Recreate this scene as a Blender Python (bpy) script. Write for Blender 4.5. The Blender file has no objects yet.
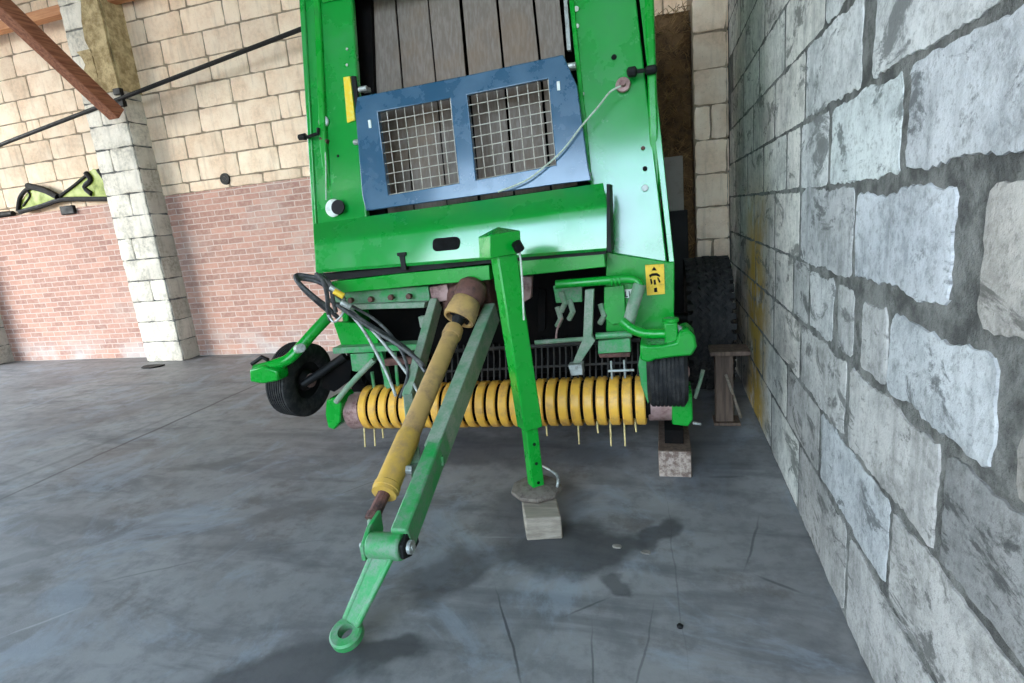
import bpy, bmesh, math, random
from mathutils import Vector, Matrix, noise
C = bpy.context.scene.collection
R = random.Random(7)
PI = math.pi
# ------------------------------------------------------------------ camera
F = 547.0; CX, CY = 512.0, 341.5
ROLL, TH, YAW, CH = math.radians(5.56), math.radians(12.66), math.radians(16.2), 1.6
fh = Vector((-math.sin(YAW), math.cos(YAW), 0)); upw = Vector((0, 0, 1)); rt = Vector((math.cos(YAW), math.sin(YAW), 0))
fw = fh*math.cos(TH) - upw*math.sin(TH); u0 = upw*math.cos(TH) + fh*math.sin(TH)
UP = u0*math.cos(ROLL) + rt*math.sin(ROLL); RT = rt*math.cos(ROLL) - u0*math.sin(ROLL)
CAM = Vector((0, 0, CH))
def ray(x, y): return fw*F + RT*(x-CX) - UP*(y-CY)
def at(x, y, Y):            # point of the place seen at x, y of the photograph, at depth Y into the barn
    r = ray(x, y); return CAM + r*(Y/r.y)
def atx(x, y, X):
    r = ray(x, y); return CAM + r*(X/r.x)
def onz(x, y, z=0.0):
    r = ray(x, y); return CAM + r*((z-CH)/r.z)
def lean(x, y, y0, k=0.2):  # on a panel leaning back: Y = y0 + k (z - 1.2)
    r = ray(x, y); t = (y0 + k*(CH-1.2))/(r.y - k*r.z); return CAM + r*t
cd = bpy.data.cameras.new('camera'); cam = bpy.data.objects.new('camera', cd); C.objects.link(cam)
cd.sensor_width = 36; cd.lens = F/1024*36; cd.clip_start = 0.05
cam.matrix_world = Matrix.Translation(CAM) @ Matrix((RT, UP, -fw)).transposed().to_4x4()
bpy.context.scene.camera = cam
vs = bpy.context.scene.view_settings
vs.view_transform = 'Standard'; vs.look = 'None'; vs.gamma = 1; vs.use_curve_mapping = False; vs.exposure = 0.6
# ------------------------------------------------------------------ materials
def srgb(r, g, b):
    f = lambda c: (c/255/12.92) if c/255 <= .04045 else ((c/255+.055)/1.055)**2.4
    return (f(r), f(g), f(b), 1)
class NT:
    def __init__(s, name):
        s.m = bpy.data.materials.new(name); s.m.use_nodes = True; s.t = s.m.node_tree
        s.b = s.t.nodes['Principled BSDF']; s.geo = None
    def n(s, typ, **kw):
        nd = s.t.nodes.new(typ)
        for k, v in kw.items():
            if k in nd.inputs.keys() if not k.startswith('_') else False: nd.inputs[k].default_value = v
            else: setattr(nd, k.lstrip('_'), v)
        return nd
    def l(s, a, b): s.t.links.new(a, b)
    def pos(s):
        if not s.geo: s.geo = s.n('ShaderNodeNewGeometry')
        return s.geo.outputs['Position']
    def noise(s, scale, detail=4, rough=.55, vec=None, dist=0):
        nd = s.n('ShaderNodeTexNoise'); nd.inputs['Scale'].default_value = scale; nd.inputs['Detail'].default_value = detail
        nd.inputs['Roughness'].default_value = rough; nd.inputs['Distortion'].default_value = dist
        s.l(vec or s.pos(), nd.inputs['Vector']); return nd.outputs['Fac']
    def ramp(s, fac, lo, hi, a=0., b=1.):
        nd = s.n('ShaderNodeMapRange'); nd.interpolation_type = 'SMOOTHSTEP'
        for i, v in ((1, lo), (2, hi), (3, a), (4, b)): nd.inputs[i].default_value = v
        s.l(fac, nd.inputs[0]); return nd.outputs[0]
    def mix(s, fac, a, b, mode='MIX'):
        nd = s.n('ShaderNodeMix'); nd.data_type = 'RGBA'; nd.blend_type = mode
        if isinstance(fac, (int, float)): nd.inputs[0].default_value = fac
        else: s.l(fac, nd.inputs[0])
        for i, v in ((6, a), (7, b)):
            if isinstance(v, tuple): nd.inputs[i].default_value = v
            else: s.l(v, nd.inputs[i])
        return nd.outputs[2]
    def math(s, op, a, b=None, clamp=False):
        nd = s.n('ShaderNodeMath'); nd.operation = op; nd.use_clamp = clamp
        for i, v in ((0, a), (1, b)):
            if v is None: continue
            if isinstance(v, (int, float)): nd.inputs[i].default_value = v
            else: s.l(v, nd.inputs[i])
        return nd.outputs[0]
    def col(s, c): s.l(c, s.b.inputs['Base Color']) if not isinstance(c, tuple) else setattr(s.b.inputs['Base Color'], 'default_value', c)
    def bump(s, h, strength=.3, dist=.01):
        nd = s.n('ShaderNodeBump'); nd.inputs['Strength'].default_value = strength; nd.inputs['Distance'].default_value = dist
        s.l(h, nd.inputs['Height']); s.l(nd.outputs[0], s.b.inputs['Normal'])
def paint(name, c, dirt, rough=.25, dirtamt=.35, scale=5, metal=0., bump=.0, spec=.5, coat=0):
    t = NT(name)
    if coat: t.b.inputs['Coat Weight'].default_value = coat; t.b.inputs['Coat Roughness'].default_value = .12; t.b.inputs['Coat IOR'].default_value = 1.6
    n1 = t.noise(scale, 6, .65); n2 = t.noise(scale*7, 4, .7)
    f = t.math('MULTIPLY', t.ramp(n1, .62-dirtamt*.45, .80-dirtamt*.25), t.ramp(n2, .3, .6, .35, 1))
    t.col(t.mix(f, srgb(*c), srgb(*dirt)))
    t.l(t.ramp(n1, .35, .75, rough, min(1, rough+.3)), t.b.inputs['Roughness'])
    t.b.inputs['Metallic'].default_value = metal; t.b.inputs['Specular IOR Level'].default_value = spec
    if bump: t.bump(n2, bump, .004)
    return t.m
M = {}
M['green'] = paint('green_paint', (4, 150, 42), (34, 130, 56), .2, .12, 6, bump=.03)
M['green_panel'] = paint('green_panel_paint', (12, 152, 54), (28, 148, 66), .16, .3, 1.6, spec=.8, coat=1)
M['green_grimy'] = paint('grimy_green_paint', (30, 150, 70), (118, 142, 120), .38, .62, 9, bump=.15)
M['green_dusty'] = paint('dusty_green_paint', (96, 140, 104), (150, 156, 140), .55, .7, 12, bump=.2)
M['blue'] = paint('blue_paint', (38, 84, 112), (48, 94, 122), .18, .35, 4, spec=.8, coat=.6)
M['yellow'] = paint('yellow_paint', (240, 182, 70), (204, 150, 84), .32, .42, 14, bump=.1)
M['pto'] = paint('yellow_plastic', (210, 166, 70), (176, 140, 90), .5, .5, 5, bump=.1)
M['ptocup'] = paint('worn_tan_plastic', (190, 152, 92), (152, 120, 88), .6, .4, 8, bump=.2)
M['rust'] = paint('rusty_steel', (110, 72, 62), (60, 44, 42), .6, .5, 18, metal=.2, bump=.4)
M['pinkrust'] = paint('worn_primer_steel', (170, 138, 132), (104, 66, 62), .45, .5, 10, metal=.2, bump=.2)
M['steel'] = paint('dull_steel', (186, 190, 184), (120, 116, 108), .4, .4, 20, metal=.5, bump=.2)
M['wire'] = paint('galvanised_wire', (196, 190, 176), (140, 130, 112), .5, .4, 30, metal=.2)
M['black'] = paint('black_metal', (10, 10, 11), (30, 28, 27), .5, .4, 12, bump=.2, spec=.3)
M['hose'] = paint('black_hose', (44, 44, 46), (96, 96, 92), .45, .5, 22)
M['chamber'] = paint('shaded_chamber_steel', (8, 7, 7), (26, 21, 19), .8, .4, 8, bump=.2, spec=.15)  # near-black: the interior's deep shade is put into this colour
M['grate'] = paint('dusty_grate', (34, 32, 30), (70, 64, 58), .7, .5, 20)
M['tyre'] = paint('tyre_rubber', (32, 32, 33), (66, 64, 62), .75, .5, 20, bump=.3, spec=.25)
M['cast'] = paint('cast_plate', (126, 116, 106), (92, 82, 74), .9, .5, 20, bump=.5, spec=.1)
M['white'] = paint('white_plastic', (226, 232, 222), (180, 184, 170), .4, .3, 12)
M['label'] = paint('yellow_label', (244, 200, 50), (190, 150, 60), .45, .3, 26)
M['stripe'] = paint('yellow_reflector', (240, 206, 40), (236, 222, 120), .4, .4, 40)
M['ink'] = paint('ink_and_hole_black', (8, 8, 8), (16, 14, 12), .7, .3, 30, spec=.2)  # also paints the darkness inside holes and the hood slot
M['straw_tine'] = paint('pale_yellow_tine', (214, 192, 132), (160, 140, 96), .5, .4, 40)
M['cord'] = paint('pale_cord', (196, 208, 190), (160, 160, 140), .8, .4, 60)
def belt():
    t = NT('rubber_belt'); mp = t.n('ShaderNodeMapping'); mp.inputs['Scale'].default_value = (60, 60, 1.2); t.l(t.pos(), mp.inputs[0])
    n1 = t.noise(1, 3, .6, mp.outputs[0]); n2 = t.noise(2.2, 4, .6)
    c = t.mix(t.ramp(n1, .35, .7), srgb(118, 106, 96), srgb(136, 126, 116))
    c = t.mix(t.ramp(n2, .45, .7, 0, .5), c, srgb(132, 106, 80)); t.col(c); t.b.inputs['Roughness'].default_value = .7
    return t.m
M['belt'] = belt()
def wood(name, a, b, ax=1):
    t = NT(name); mp = t.n('ShaderNodeMapping'); s = [40, 40, 40]; s[ax] = 3; mp.inputs['Scale'].default_value = s; t.l(t.pos(), mp.inputs[0])
    n1 = t.noise(1, 5, .65, mp.outputs[0]); t.col(t.mix(t.ramp(n1, .3, .7), srgb(*a), srgb(*b)))
    t.b.inputs['Roughness'].default_value = .75; t.bump(n1, .5, .006); return t.m
M['beam'] = wood('reddish_timber', (112, 62, 40), (160, 104, 74))
M['plate'] = wood('orange_timber', (186, 122, 82), (206, 150, 106), 0)
M['oldwood'] = wood('weathered_wood', (74, 58, 48), (112, 92, 78), 2)
M['blockwood'] = wood('pale_sawn_wood', (128, 116, 102), (164, 152, 136), 0)
def endgrain():
    t = NT('log_end_grain'); n1 = t.noise(26, 5, .7); n2 = t.noise(90, 3, .7)
    c = t.mix(t.ramp(n1, .38, .62), srgb(112, 92, 82), srgb(176, 158, 144)); t.col(c)
    t.b.inputs['Roughness'].default_value = .85; t.bump(n2, .5, .006); return t.m
M['endgrain'] = endgrain()
def concrete_block():
    t = NT('rough_block_concrete'); n1 = t.noise(28, 5, .7); n2 = t.noise(8, 4, .6)
    t.col(t.mix(t.ramp(n2, .35, .65), srgb(150, 142, 130), srgb(112, 106, 98))); t.b.inputs['Roughness'].default_value = .9
    t.bump(n1, .6, .01); return t.m
M['concrete'] = concrete_block()
def masonry(name, a, b, bare, speck=.5, stain=False, warm=None, bs=.5):
    """whitewashed rough block: colour a/b, bare concrete where the wash has worn off, times the block's own tint"""
    t = NT(name); n1 = t.noise(3.2, 6, .65); n2 = t.noise(22, 6, .7); n3 = t.noise(90, 3, .7)
    c = t.mix(t.ramp(n1, .35, .68), srgb(*a), srgb(*b))
    m = t.math('MULTIPLY', t.ramp(n1, .38, .70), t.ramp(n2, .38, .64))
    c = t.mix(t.math('MULTIPLY', m, speck), c, srgb(*bare))
    c = t.mix(t.ramp(n3, .62, .74, 0, .55), c, srgb(*[int(v*.6) for v in bare]))
    if stain:
        n6 = t.noise(6, 9, .76); c = t.mix(t.ramp(n6, .50, .63, 0, .45), c, srgb(138, 138, 134))
        n7 = t.noise(38, 6, .75); c = t.mix(t.ramp(n7, .51, .63, 0, .42), c, srgb(112, 112, 108))
    if stain:   # brown-yellow damp run near the far end
        sep = t.n('ShaderNodeSeparateXYZ'); t.l(t.pos(), sep.inputs[0])
        d = t.math('ABSOLUTE', t.math('SUBTRACT', sep.outputs[1], 4.2))
        d = t.math('ADD', d, t.math('MULTIPLY', t.math('SUBTRACT', t.noise(2.4, 3), .5), .9))
        f = t.math('MULTIPLY', t.ramp(d, .1, .7, 1, 0), t.ramp(sep.outputs[2], 1.9, 1.1, 0, 1))
        f = t.math('MULTIPLY', f, t.ramp(t.noise(5, 4), .25, .5))
        c = t.mix(f, c, srgb(186, 152, 70))
        # grey cement smears
        mp = t.n('ShaderNodeMapping'); mp.inputs['Scale'].default_value = (1, 1.6, 3.2); t.l(t.pos(), mp.inputs[0])
        sm = t.ramp(t.noise(1.8, 9, .74, mp.outputs[0], .6), .54, .61, 0, .85)
        c = t.mix(sm, c, srgb(108, 109, 108))
    ms = t.n('ShaderNodeMapping'); ms.inputs['Scale'].default_value = (14, 14, 1.6); t.l(t.pos(), ms.inputs[0])
    n5 = t.noise(1, 5, .6, ms.outputs[0]); c = t.mix(t.ramp(n5, .5, .7, 0, .35), c, srgb(*[int(v*.92) for v in bare]))
    at_ = t.n('ShaderNodeAttribute'); at_.attribute_name = 'tint'
    c = t.mix(1.0, c, at_.outputs['Color'], 'MULTIPLY')
    t.col(c); t.b.inputs['Roughness'].default_value = .85; t.b.inputs['Specular IOR Level'].default_value = .25
    h = t.math('ADD', n2, t.math('MULTIPLY', n3, .4)); t.bump(h, bs, .012); return t.m
M['wash_blue'] = masonry('cool_whitewash', (222, 221, 219), (200, 200, 199), (138, 140, 140), .7, True)
M['wash_warm'] = masonry('warm_whitewash', (252, 232, 208), (244, 216, 188), (206, 182, 154), .5)
M['wash_pil'] = masonry('pillar_whitewash', (248, 240, 226), (234, 226, 210), (160, 156, 146), .8)
def mortar(name, a, b):
    t = NT(name); n1 = t.noise(9, 6, .7); n2 = t.noise(40, 5, .7)
    t.col(t.mix(t.ramp(n1, .35, .65), srgb(*a), srgb(*b))); t.b.inputs['Roughness'].default_value = .95
    t.bump(n2, .8, .02); return t.m
M['mortar_dark'] = mortar('grey_mortar', (74, 74, 72), (128, 128, 124))
M['mortar_warm'] = mortar('brown_mortar', (132, 116, 98), (168, 150, 126))
M['render'] = mortar('earth_render', (150, 128, 88), (206, 184, 140))
def brick():
    t = NT('red_brick'); sep = t.n('ShaderNodeSeparateXYZ'); t.l(t.pos(), sep.inputs[0])
    cmb = t.n('ShaderNodeCombineXYZ'); t.l(sep.outputs[0], cmb.inputs[0]); 
    jj = t.math('MULTIPLY', t.math('SUBTRACT', t.noise(7, 3), .5), .02)
    t.l(t.math('ADD', sep.outputs[2], jj), cmb.inputs[1])
    b = t.n('ShaderNodeTexBrick'); t.l(cmb.outputs[0], b.inputs['Vector'])
    b.inputs['Scale'].default_value = 1; b.inputs['Brick Width'].default_value = .265; b.inputs['Row Height'].default_value = .081
    b.inputs['Mortar Size'].default_value = .008; b.inputs['Mortar Smooth'].default_value = .35; b.inputs['Bias'].default_value = -.1
    b.inputs['Color1'].default_value = srgb(196, 150, 134); b.inputs['Color2'].default_value = srgb(158, 120, 110)
    b.inputs['Mortar'].default_value = srgb(208, 190, 180)
    n1 = t.noise(1.3, 5, .6); n2 = t.noise(18, 5, .7); n3 = t.noise(60, 3)
    c = t.mix(t.ramp(n2, .42, .68, 0, .5), b.outputs['Color'], srgb(206, 176, 160))
    c = t.mix(t.ramp(n1, .5, .75, 0, .45), c, srgb(196, 184, 176))
    # pale lime bloom low on the wall and yellowish bloom higher up
    low = t.math('MULTIPLY', t.ramp(sep.outputs[2], .5, 0, 0, .6), t.ramp(t.noise(2.2, 4), .4, .65))
    c = t.mix(low, c, srgb(206, 206, 206)); t.col(c)
    t.b.inputs['Roughness'].default_value = .9; t.b.inputs['Specular IOR Level'].default_value = .2
    t.bump(t.math('ADD', t.math('MULTIPLY', b.outputs['Fac'], -1), t.math('MULTIPLY', n3, .4)), .5, .012); return t.m
M['brick'] = brick()
def floor_mat():
    t = NT('worn_concrete'); n1 = t.noise(.9, 7, .62, dist=.6); n2 = t.noise(7, 6, .7); n3 = t.noise(60, 4, .7)
    mp = t.n('ShaderNodeMapping'); mp.inputs['Rotation'].default_value = (0, 0, .35); mp.inputs['Scale'].default_value = (.5, 2.2, 1); t.l(t.pos(), mp.inputs[0])
    n4 = t.noise(1.6, 6, .62, mp.outputs[0], .5)
    c = t.mix(t.ramp(n1, .32, .68), srgb(126, 125, 124), srgb(152, 150, 148))
    c = t.mix(t.ramp(n4, .46, .66, 0, .7), c, srgb(94, 94, 96))
    c = t.mix(t.ramp(n2, .42, .66, 0, .45), c, srgb(92, 92, 94))
    dn = t.n('ShaderNodeTexNoise'); dn.inputs['Scale'].default_value = 3.2; dn.inputs['Detail'].default_value = 5; t.l(t.pos(), dn.inputs['Vector'])
    v = t.n('ShaderNodeVectorMath'); v.operation = 'SUBTRACT'; t.l(dn.outputs['Color'], v.inputs[0]); v.inputs[1].default_value = (.5, .5, .5)
    def warp(k):
        w = t.n('ShaderNodeVectorMath'); w.operation = 'MULTIPLY_ADD'; t.l(v.outputs[0], w.inputs[0]); w.inputs[1].default_value = (k, k, 0); t.l(t.pos(), w.inputs[2]); return w.outputs[0]
    W, W2 = warp(.42), warp(.05)
    n8 = t.noise(1.5, 8, .7, dist=.8); n9 = t.noise(2.6, 8, .72)
    c = t.mix(t.ramp(n8, .50, .62, 0, .5), c, srgb(150, 158, 166)); c = t.mix(t.ramp(n9, .54, .66, 0, .5), c, srgb(96, 88, 82))
    def blob(c, x, y, rx, ry, ang, amt, colr, soft=.55, w=None):
        m = t.n('ShaderNodeMapping'); m.vector_type = 'TEXTURE'; m.inputs['Location'].default_value = (x, y, 0)
        m.inputs['Rotation'].default_value = (0, 0, math.radians(ang)); m.inputs['Scale'].default_value = (rx, ry, 1e3); t.l(w or W, m.inputs[0])
        ln = t.n('ShaderNodeVectorMath'); ln.operation = 'LENGTH'; t.l(m.outputs[0], ln.inputs[0])
        return t.mix(t.ramp(ln.outputs['Value'], soft, 1.0, amt, 0), c, srgb(*colr))
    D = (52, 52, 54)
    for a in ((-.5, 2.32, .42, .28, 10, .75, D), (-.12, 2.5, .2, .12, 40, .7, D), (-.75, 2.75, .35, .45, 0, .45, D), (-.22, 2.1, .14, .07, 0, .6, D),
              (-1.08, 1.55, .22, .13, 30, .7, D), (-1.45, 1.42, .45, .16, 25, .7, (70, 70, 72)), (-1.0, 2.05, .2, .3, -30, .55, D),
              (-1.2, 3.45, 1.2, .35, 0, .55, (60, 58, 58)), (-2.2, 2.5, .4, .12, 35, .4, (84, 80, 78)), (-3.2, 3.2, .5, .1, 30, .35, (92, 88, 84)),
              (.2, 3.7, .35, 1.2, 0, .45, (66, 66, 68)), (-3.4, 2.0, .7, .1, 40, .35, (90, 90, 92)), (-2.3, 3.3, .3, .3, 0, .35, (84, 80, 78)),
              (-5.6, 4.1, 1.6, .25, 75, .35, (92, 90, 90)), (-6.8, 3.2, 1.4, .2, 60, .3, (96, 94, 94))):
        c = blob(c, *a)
    for a in ((-4.6, 3.9, .028, 2.6, 0, .75, (78, 72, 70)), (-4.85, 3.3, .05, 1.4, -6, .4, (88, 86, 84)),     # floor joint and tyre rubs
              (-.64, 1.75, .008, .36, 26, .8, (60, 60, 62)), (-.28, 1.55, .006, .4, 8, .6, (64, 64, 66)), (-.12, 1.75, .006, .35, -8, .5, (70, 70, 72)),
              (.36, 2.5, .008, .3, -16, .6, (62, 62, 64)), (.42, 2.2, .12, .012, -30, .6, (60, 60, 62)), (-1.9, 2.9, .007, .3, -40, .5, (70, 68, 66)),
              (-.35, 1.95, .14, .008, 40, .55, (60, 60, 62)), (-2.6, 1.9, .35, .01, 30, .4, (84, 84, 86)), (.0, 2.3, .005, .8, 3, .35, (70, 70, 72)),
              (-2.0, 2.2, .5, .006, 20, .35, (90, 90, 92)), (-.9, 2.4, .13, .01, 5, .5, (150, 152, 150)), (.3, 3.15, .14, .02, 4, .5, (66, 66, 66)), (-2.8, 1.5, .2, .012, 50, .35, (190, 190, 188))):
        c = blob(c, *a, soft=.3, w=W2)
    t.col(c)
    t.l(t.ramp(n1, .35, .7, .5, .75), t.b.inputs['Roughness']); t.b.inputs['Specular IOR Level'].default_value = .35
    t.bump(t.math('ADD', n2, t.math('MULTIPLY', n3, .3)), .18, .01); return t.m
M['floor'] = floor_mat()
def roof():
    t = NT('corrugated_roof_sheet'); n = t.noise(3, 4); t.col(t.mix(n, srgb(64, 66, 70), srgb(92, 90, 88))); t.b.inputs['Roughness'].default_value = .7; return t.m
M['roof'] = roof()
M['hay'] = paint('old_straw', (120, 92, 60), (70, 52, 36), .9, .6, 9, bump=.5)
M['straw'] = paint('straw_stalk', (150, 118, 74), (96, 70, 44), .8, .6, 14)
M['tarp'] = paint('lime_plastic', (150, 166, 44), (108, 124, 34), .4, .4, 6, bump=.2)
M['board'] = paint('pale_board', (150, 142, 134), (120, 110, 100), .7, .4, 5)
# ------------------------------------------------------------------ mesh helpers
class MB:
    def __init__(s): s.v = []; s.f = []; s.mi = []
    def add(s, vs_, fs, mi=0):
        o = len(s.v); s.v += [tuple(p) for p in vs_]; s.f += [tuple(i+o for i in f) for f in fs]; s.mi += [mi]*len(fs); return s
    def box(s, c, sz, rot=None, mi=0):
        m = rot or Matrix.Identity(3); c = Vector(c); h = [x/2 for x in sz]
        P = [c + m @ Vector((sx*h[0], sy*h[1], sz_*h[2])) for sz_ in (-1, 1) for sy in (-1, 1) for sx in (-1, 1)]
        return s.add(P, [(0, 2, 3, 1), (4, 5, 7, 6), (0, 1, 5, 4), (2, 6, 7, 3), (0, 4, 6, 2), (1, 3, 7, 5)], mi)
    def prism(s, poly, d, mi=0):      # poly: 3-D outline, d: extrusion vector
        n = len(poly); d = Vector(d); P = [Vector(p) for p in poly]
        nrm = Vector((0, 0, 0))
        for i in range(n): nrm += P[i].cross(P[(i+1) % n])
        if nrm.dot(d) > 0: P = P[::-1]
        return s.add(P + [p+d for p in P], [tuple(range(n)), tuple(range(2*n-1, n-1, -1))] + [(i, i+n, (i+1) % n+n, (i+1) % n) for i in range(n)], mi)
    def tube(s, pts, r, n=12, smooth=0, cap=True, mi=0, square=False, spin=0):
        P = [Vector(p) for p in pts]
        if smooth and len(P) > 2:
            Q = []; rr = []; rs = r if isinstance(r, (list, tuple)) else [r]*len(P)
            for i in range(len(P)-1):
                a = P[max(i-1, 0)]; b = P[i]; c = P[i+1]; d = P[min(i+2, len(P)-1)]
                for k in range(smooth):
                    t = k/smooth; Q.append(.5*((2*b)+(c-a)*t+(2*a-5*b+4*c-d)*t*t+(3*b-a-3*c+d)*t**3)); rr.append(rs[i]*(1-t)+rs[i+1]*t)
            Q.append(P[-1]); rr.append(rs[-1]); P = Q; r = rr
        rs = r if isinstance(r, (list, tuple)) else [r]*len(P)
        if square: n = 4
        rings = []; ref = None
        for i, p in enumerate(P):
            d = (P[min(i+1, len(P)-1)] - P[max(i-1, 0)]).normalized()
            if ref is None:
                ref = Vector((0, 0, 1)) if abs(d.z) < .9 else Vector((0, -1, 0))
            x = (ref - d*ref.dot(d)).normalized(); ref = x; y = d.cross(x)
            rings.append([p + (x*math.cos(a) + y*math.sin(a))*rs[i]*(math.sqrt(2) if square else 1) for a in [2*PI*k/n + (PI/4 if square else 0) + spin for k in range(n)]])
        V = [q for g in rings for q in g]; Fc = []
        for i in range(len(P)-1):
            for k in range(n): Fc.append((i*n+k, i*n+(k+1) % n, (i+1)*n+(k+1) % n, (i+1)*n+k))
        if cap: Fc += [tuple(range(n-1, -1, -1)), tuple(range((len(P)-1)*n, len(P)*n))]
        return s.add(V, Fc, mi)
    def revolve(s, c, axis, prof, n=32, mi=0, closed=False):   # prof: (along axis, radius)
        ax = Vector(axis).normalized(); x = ax.orthogonal().normalized(); y = ax.cross(x); c = Vector(c); V = []; Fc = []; m = len(prof)
        for k in range(n):
            a = 2*PI*k/n; d = x*math.cos(a)+y*math.sin(a)
            V += [c + ax*u + d*r for u, r in prof]
        for k in range(n):
            for j in range(m if closed else m-1):
                j2 = (j+1) % m; Fc.append((k*m+j, k*m+j2, ((k+1) % n)*m+j2, ((k+1) % n)*m+j))
        return s.add(V, Fc, mi)
    def build(s, name, mats, parent=None, origin=None, bevel=0, smooth=35):
        me = bpy.data.meshes.new(name)
        o0 = Vector(origin) if origin is not None else (Vector(parent['_w']) if parent is not None else Vector((0, 0, 0)))
        me.from_pydata([Vector(p)-o0 for p in s.v], [], s.f)
        for m in (mats if isinstance(mats, (list, tuple)) else [mats]): me.materials.append(m)
        me.polygons.foreach_set('material_index', s.mi)
        bm = bmesh.new(); bm.from_mesh(me); bmesh.ops.recalc_face_normals(bm, faces=bm.faces); bm.to_mesh(me); bm.free()
        me.shade_smooth(); me.set_sharp_from_angle(angle=math.radians(smooth))
        o = bpy.data.objects.new(name, me); C.objects.link(o)
        if parent is not None: o.parent = parent; o.location = o0 - Vector(parent['_w'])
        else: o.location = o0
        o['_w'] = tuple(o0)
        if bevel:
            b = o.modifiers.new('bevel', 'BEVEL'); b.width = bevel; b.segments = 2; b.limit_method = 'ANGLE'; b.angle_limit = math.radians(40)
            b.harden_normals = False
        return o
def tag(o, label, cat, group=None):
    o['label'] = label; o['category'] = cat
    if group: o['group'] = group
    return o
def struct(o): o['kind'] = 'structure'; return o
def empty(name, loc, label, cat):
    o = bpy.data.objects.new(name, None); C.objects.link(o); o.location = loc; o['_w'] = tuple(loc); o.empty_display_size = .2
    return tag(o, label, cat)
# ------------------------------------------------------------------ setting
FX0, FX1, FY0, FY1 = -14.0, 0.62, -12.0, 6.6
mb = MB(); mb.box(((FX0+FX1)/2, (FY0+7)/2, -.1), (FX1-FX0+.6, 7-FY0, .2)); struct(mb.build('floor', M['floor']))

def blockwall(name, blocks, tf, nrm, slabs, mats, jit=.006, step=.05, seed=3, extra=None):
    """blocks: (u0,u1,v0,v1,depth,tint) rough edged blocks standing proud of a mortar bed; tf(u,v,d) -> point"""
    rr = random.Random(seed); V = []; Fc = []; MI = []; T = []
    def add(vs_, fs, mi, tint):
        o = len(V); V.extend(vs_); Fc.extend([tuple(i+o for i in f) for f in fs]); MI.extend([mi]*len(fs)); T.extend([tint]*len(vs_))
    for (u0, u1, v0, v1, d, tint) in blocks:
        j = min(jit if d != .0012 else jit*.4, (u1-u0)*.1)
        cor = [(u0, v0), (u1, v0), (u1, v1), (u0, v1)]; out = []
        for k in range(4):
            a = cor[k]; b = cor[(k+1) % 4]; L = math.hypot(b[0]-a[0], b[1]-a[1]); n = max(2, int(L/step))
            for i in range(n):
                t = i/n; px = a[0]+(b[0]-a[0])*t; py = a[1]+(b[1]-a[1])*t
                edge = min(t, 1-t)*L; cut = max(0, .02-edge)*.6
                nz = noise.noise(Vector((px*6, py*6, seed)))*j*2.2 + rr.uniform(-.5, .5)*j - cut
                nx, ny = [(0, -1), (1, 0), (0, 1), (-1, 0)][k]
                out.append((px+nx*nz, py+ny*nz))
        cu, cv = (u0+u1)/2, (v0+v1)/2; n = len(out)
        def ring(k, dd):
            R_ = []
            for (x, y) in out:
                L = math.hypot(x-cu, y-cv); f = (L-k)/L; R_.append(tf(cu+(x-cu)*f, cv+(y-cv)*f, dd + (rr.uniform(-.1, .1)*d if dd > 0 else 0)))
            return R_
        r0 = ring(0, -.002); r1 = ring(.003, d*.8); r2 = ring(.012, d)
        add(r0+r1+r2+[tf(cu, cv, d*1.05)],
            [(i, (i+1) % n, (i+1) % n+n, i+n) for i in range(n)] + [(i+n, (i+1) % n+n, (i+1) % n+2*n, i+2*n) for i in range(n)] +
            [(i+2*n, (i+1) % n+2*n, 3*n) for i in range(n)], 0, tint)
    for (lo, hi, mi) in slabs:
        m = MB(); m.box([(a+b)/2 for a, b in zip(lo, hi)], [b-a for a, b in zip(lo, hi)]); add([Vector(p) for p in m.v], m.f, mi, (1, 1, 1, 1))
    if extra: extra(add)
    me = bpy.data.meshes.new(name); me.from_pydata(V, [], Fc); 
    for m in mats: me.materials.append(m)
    me.polygons.foreach_set('material_index', MI)
    ca = me.color_attributes.new('tint', 'FLOAT_COLOR', 'POINT')
    ca.data.foreach_set('color', [c for t in T for c in t])
    bm = bmesh.new(); bm.from_mesh(me); bmesh.ops.recalc_face_normals(bm, faces=bm.faces); bm.to_mesh(me); bm.free()
    o = bpy.data.objects.new(name, me); C.objects.link(o); me.shade_smooth(); me.set_sharp_from_angle(angle=math.radians(50)); return struct(o)
def tn(a, b, warm=0):
    g = R.uniform(a, b); return (min(1, g+warm), g, max(0, g-warm*1.2), 1)
# right wall: courses and joints read off the photograph
XR = 0.62
courses = [(0, .38, [(.55, .02), (1.3, .02), (2.03, .05), (2.8, .02), (3.54, .02)]),
           (.38, .69, [(.2, .02), (.93, .03), (1.67, .03), (2.44, .02), (3.1, .02)]),
           (.69, .99, [(.1, .02), (.78, .03), (1.40, .035), (2.10, .05), (2.82, .02), (3.5, .02)]),
           (.99, 1.28, [(.4, .04), (1.17, .10), (1.76, .035), (2.03, .09), (2.28, .06), (2.68, .02), (3.0, .03), (3.46, .02)]),
           (1.28, 1.6, [(.65, .05), (1.37, .12), (2.10, .045), (2.88, .015), (3.5, .015)]),
           (1.6, 1.89, [(.3, .02), (1.02, .02), (1.74, .03), (2.43, .03), (2.9, .01), (3.2, .015)]),
           (1.89, 2.19, [(.6, .03), (1.3, .04), (2.05, .12), (2.83, .03), (3.53, .015)]),
           (2.19, 2.49, [(.3, .03), (1.0, .03), (1.74, .03), (2.54, .025), (3.28, .02)])]
for k in range(8): courses.append((2.49+.305*k, 2.795+.305*k, [(.2+(k % 2)*.36+.73*i, .02) for i in range(5)]))
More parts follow.
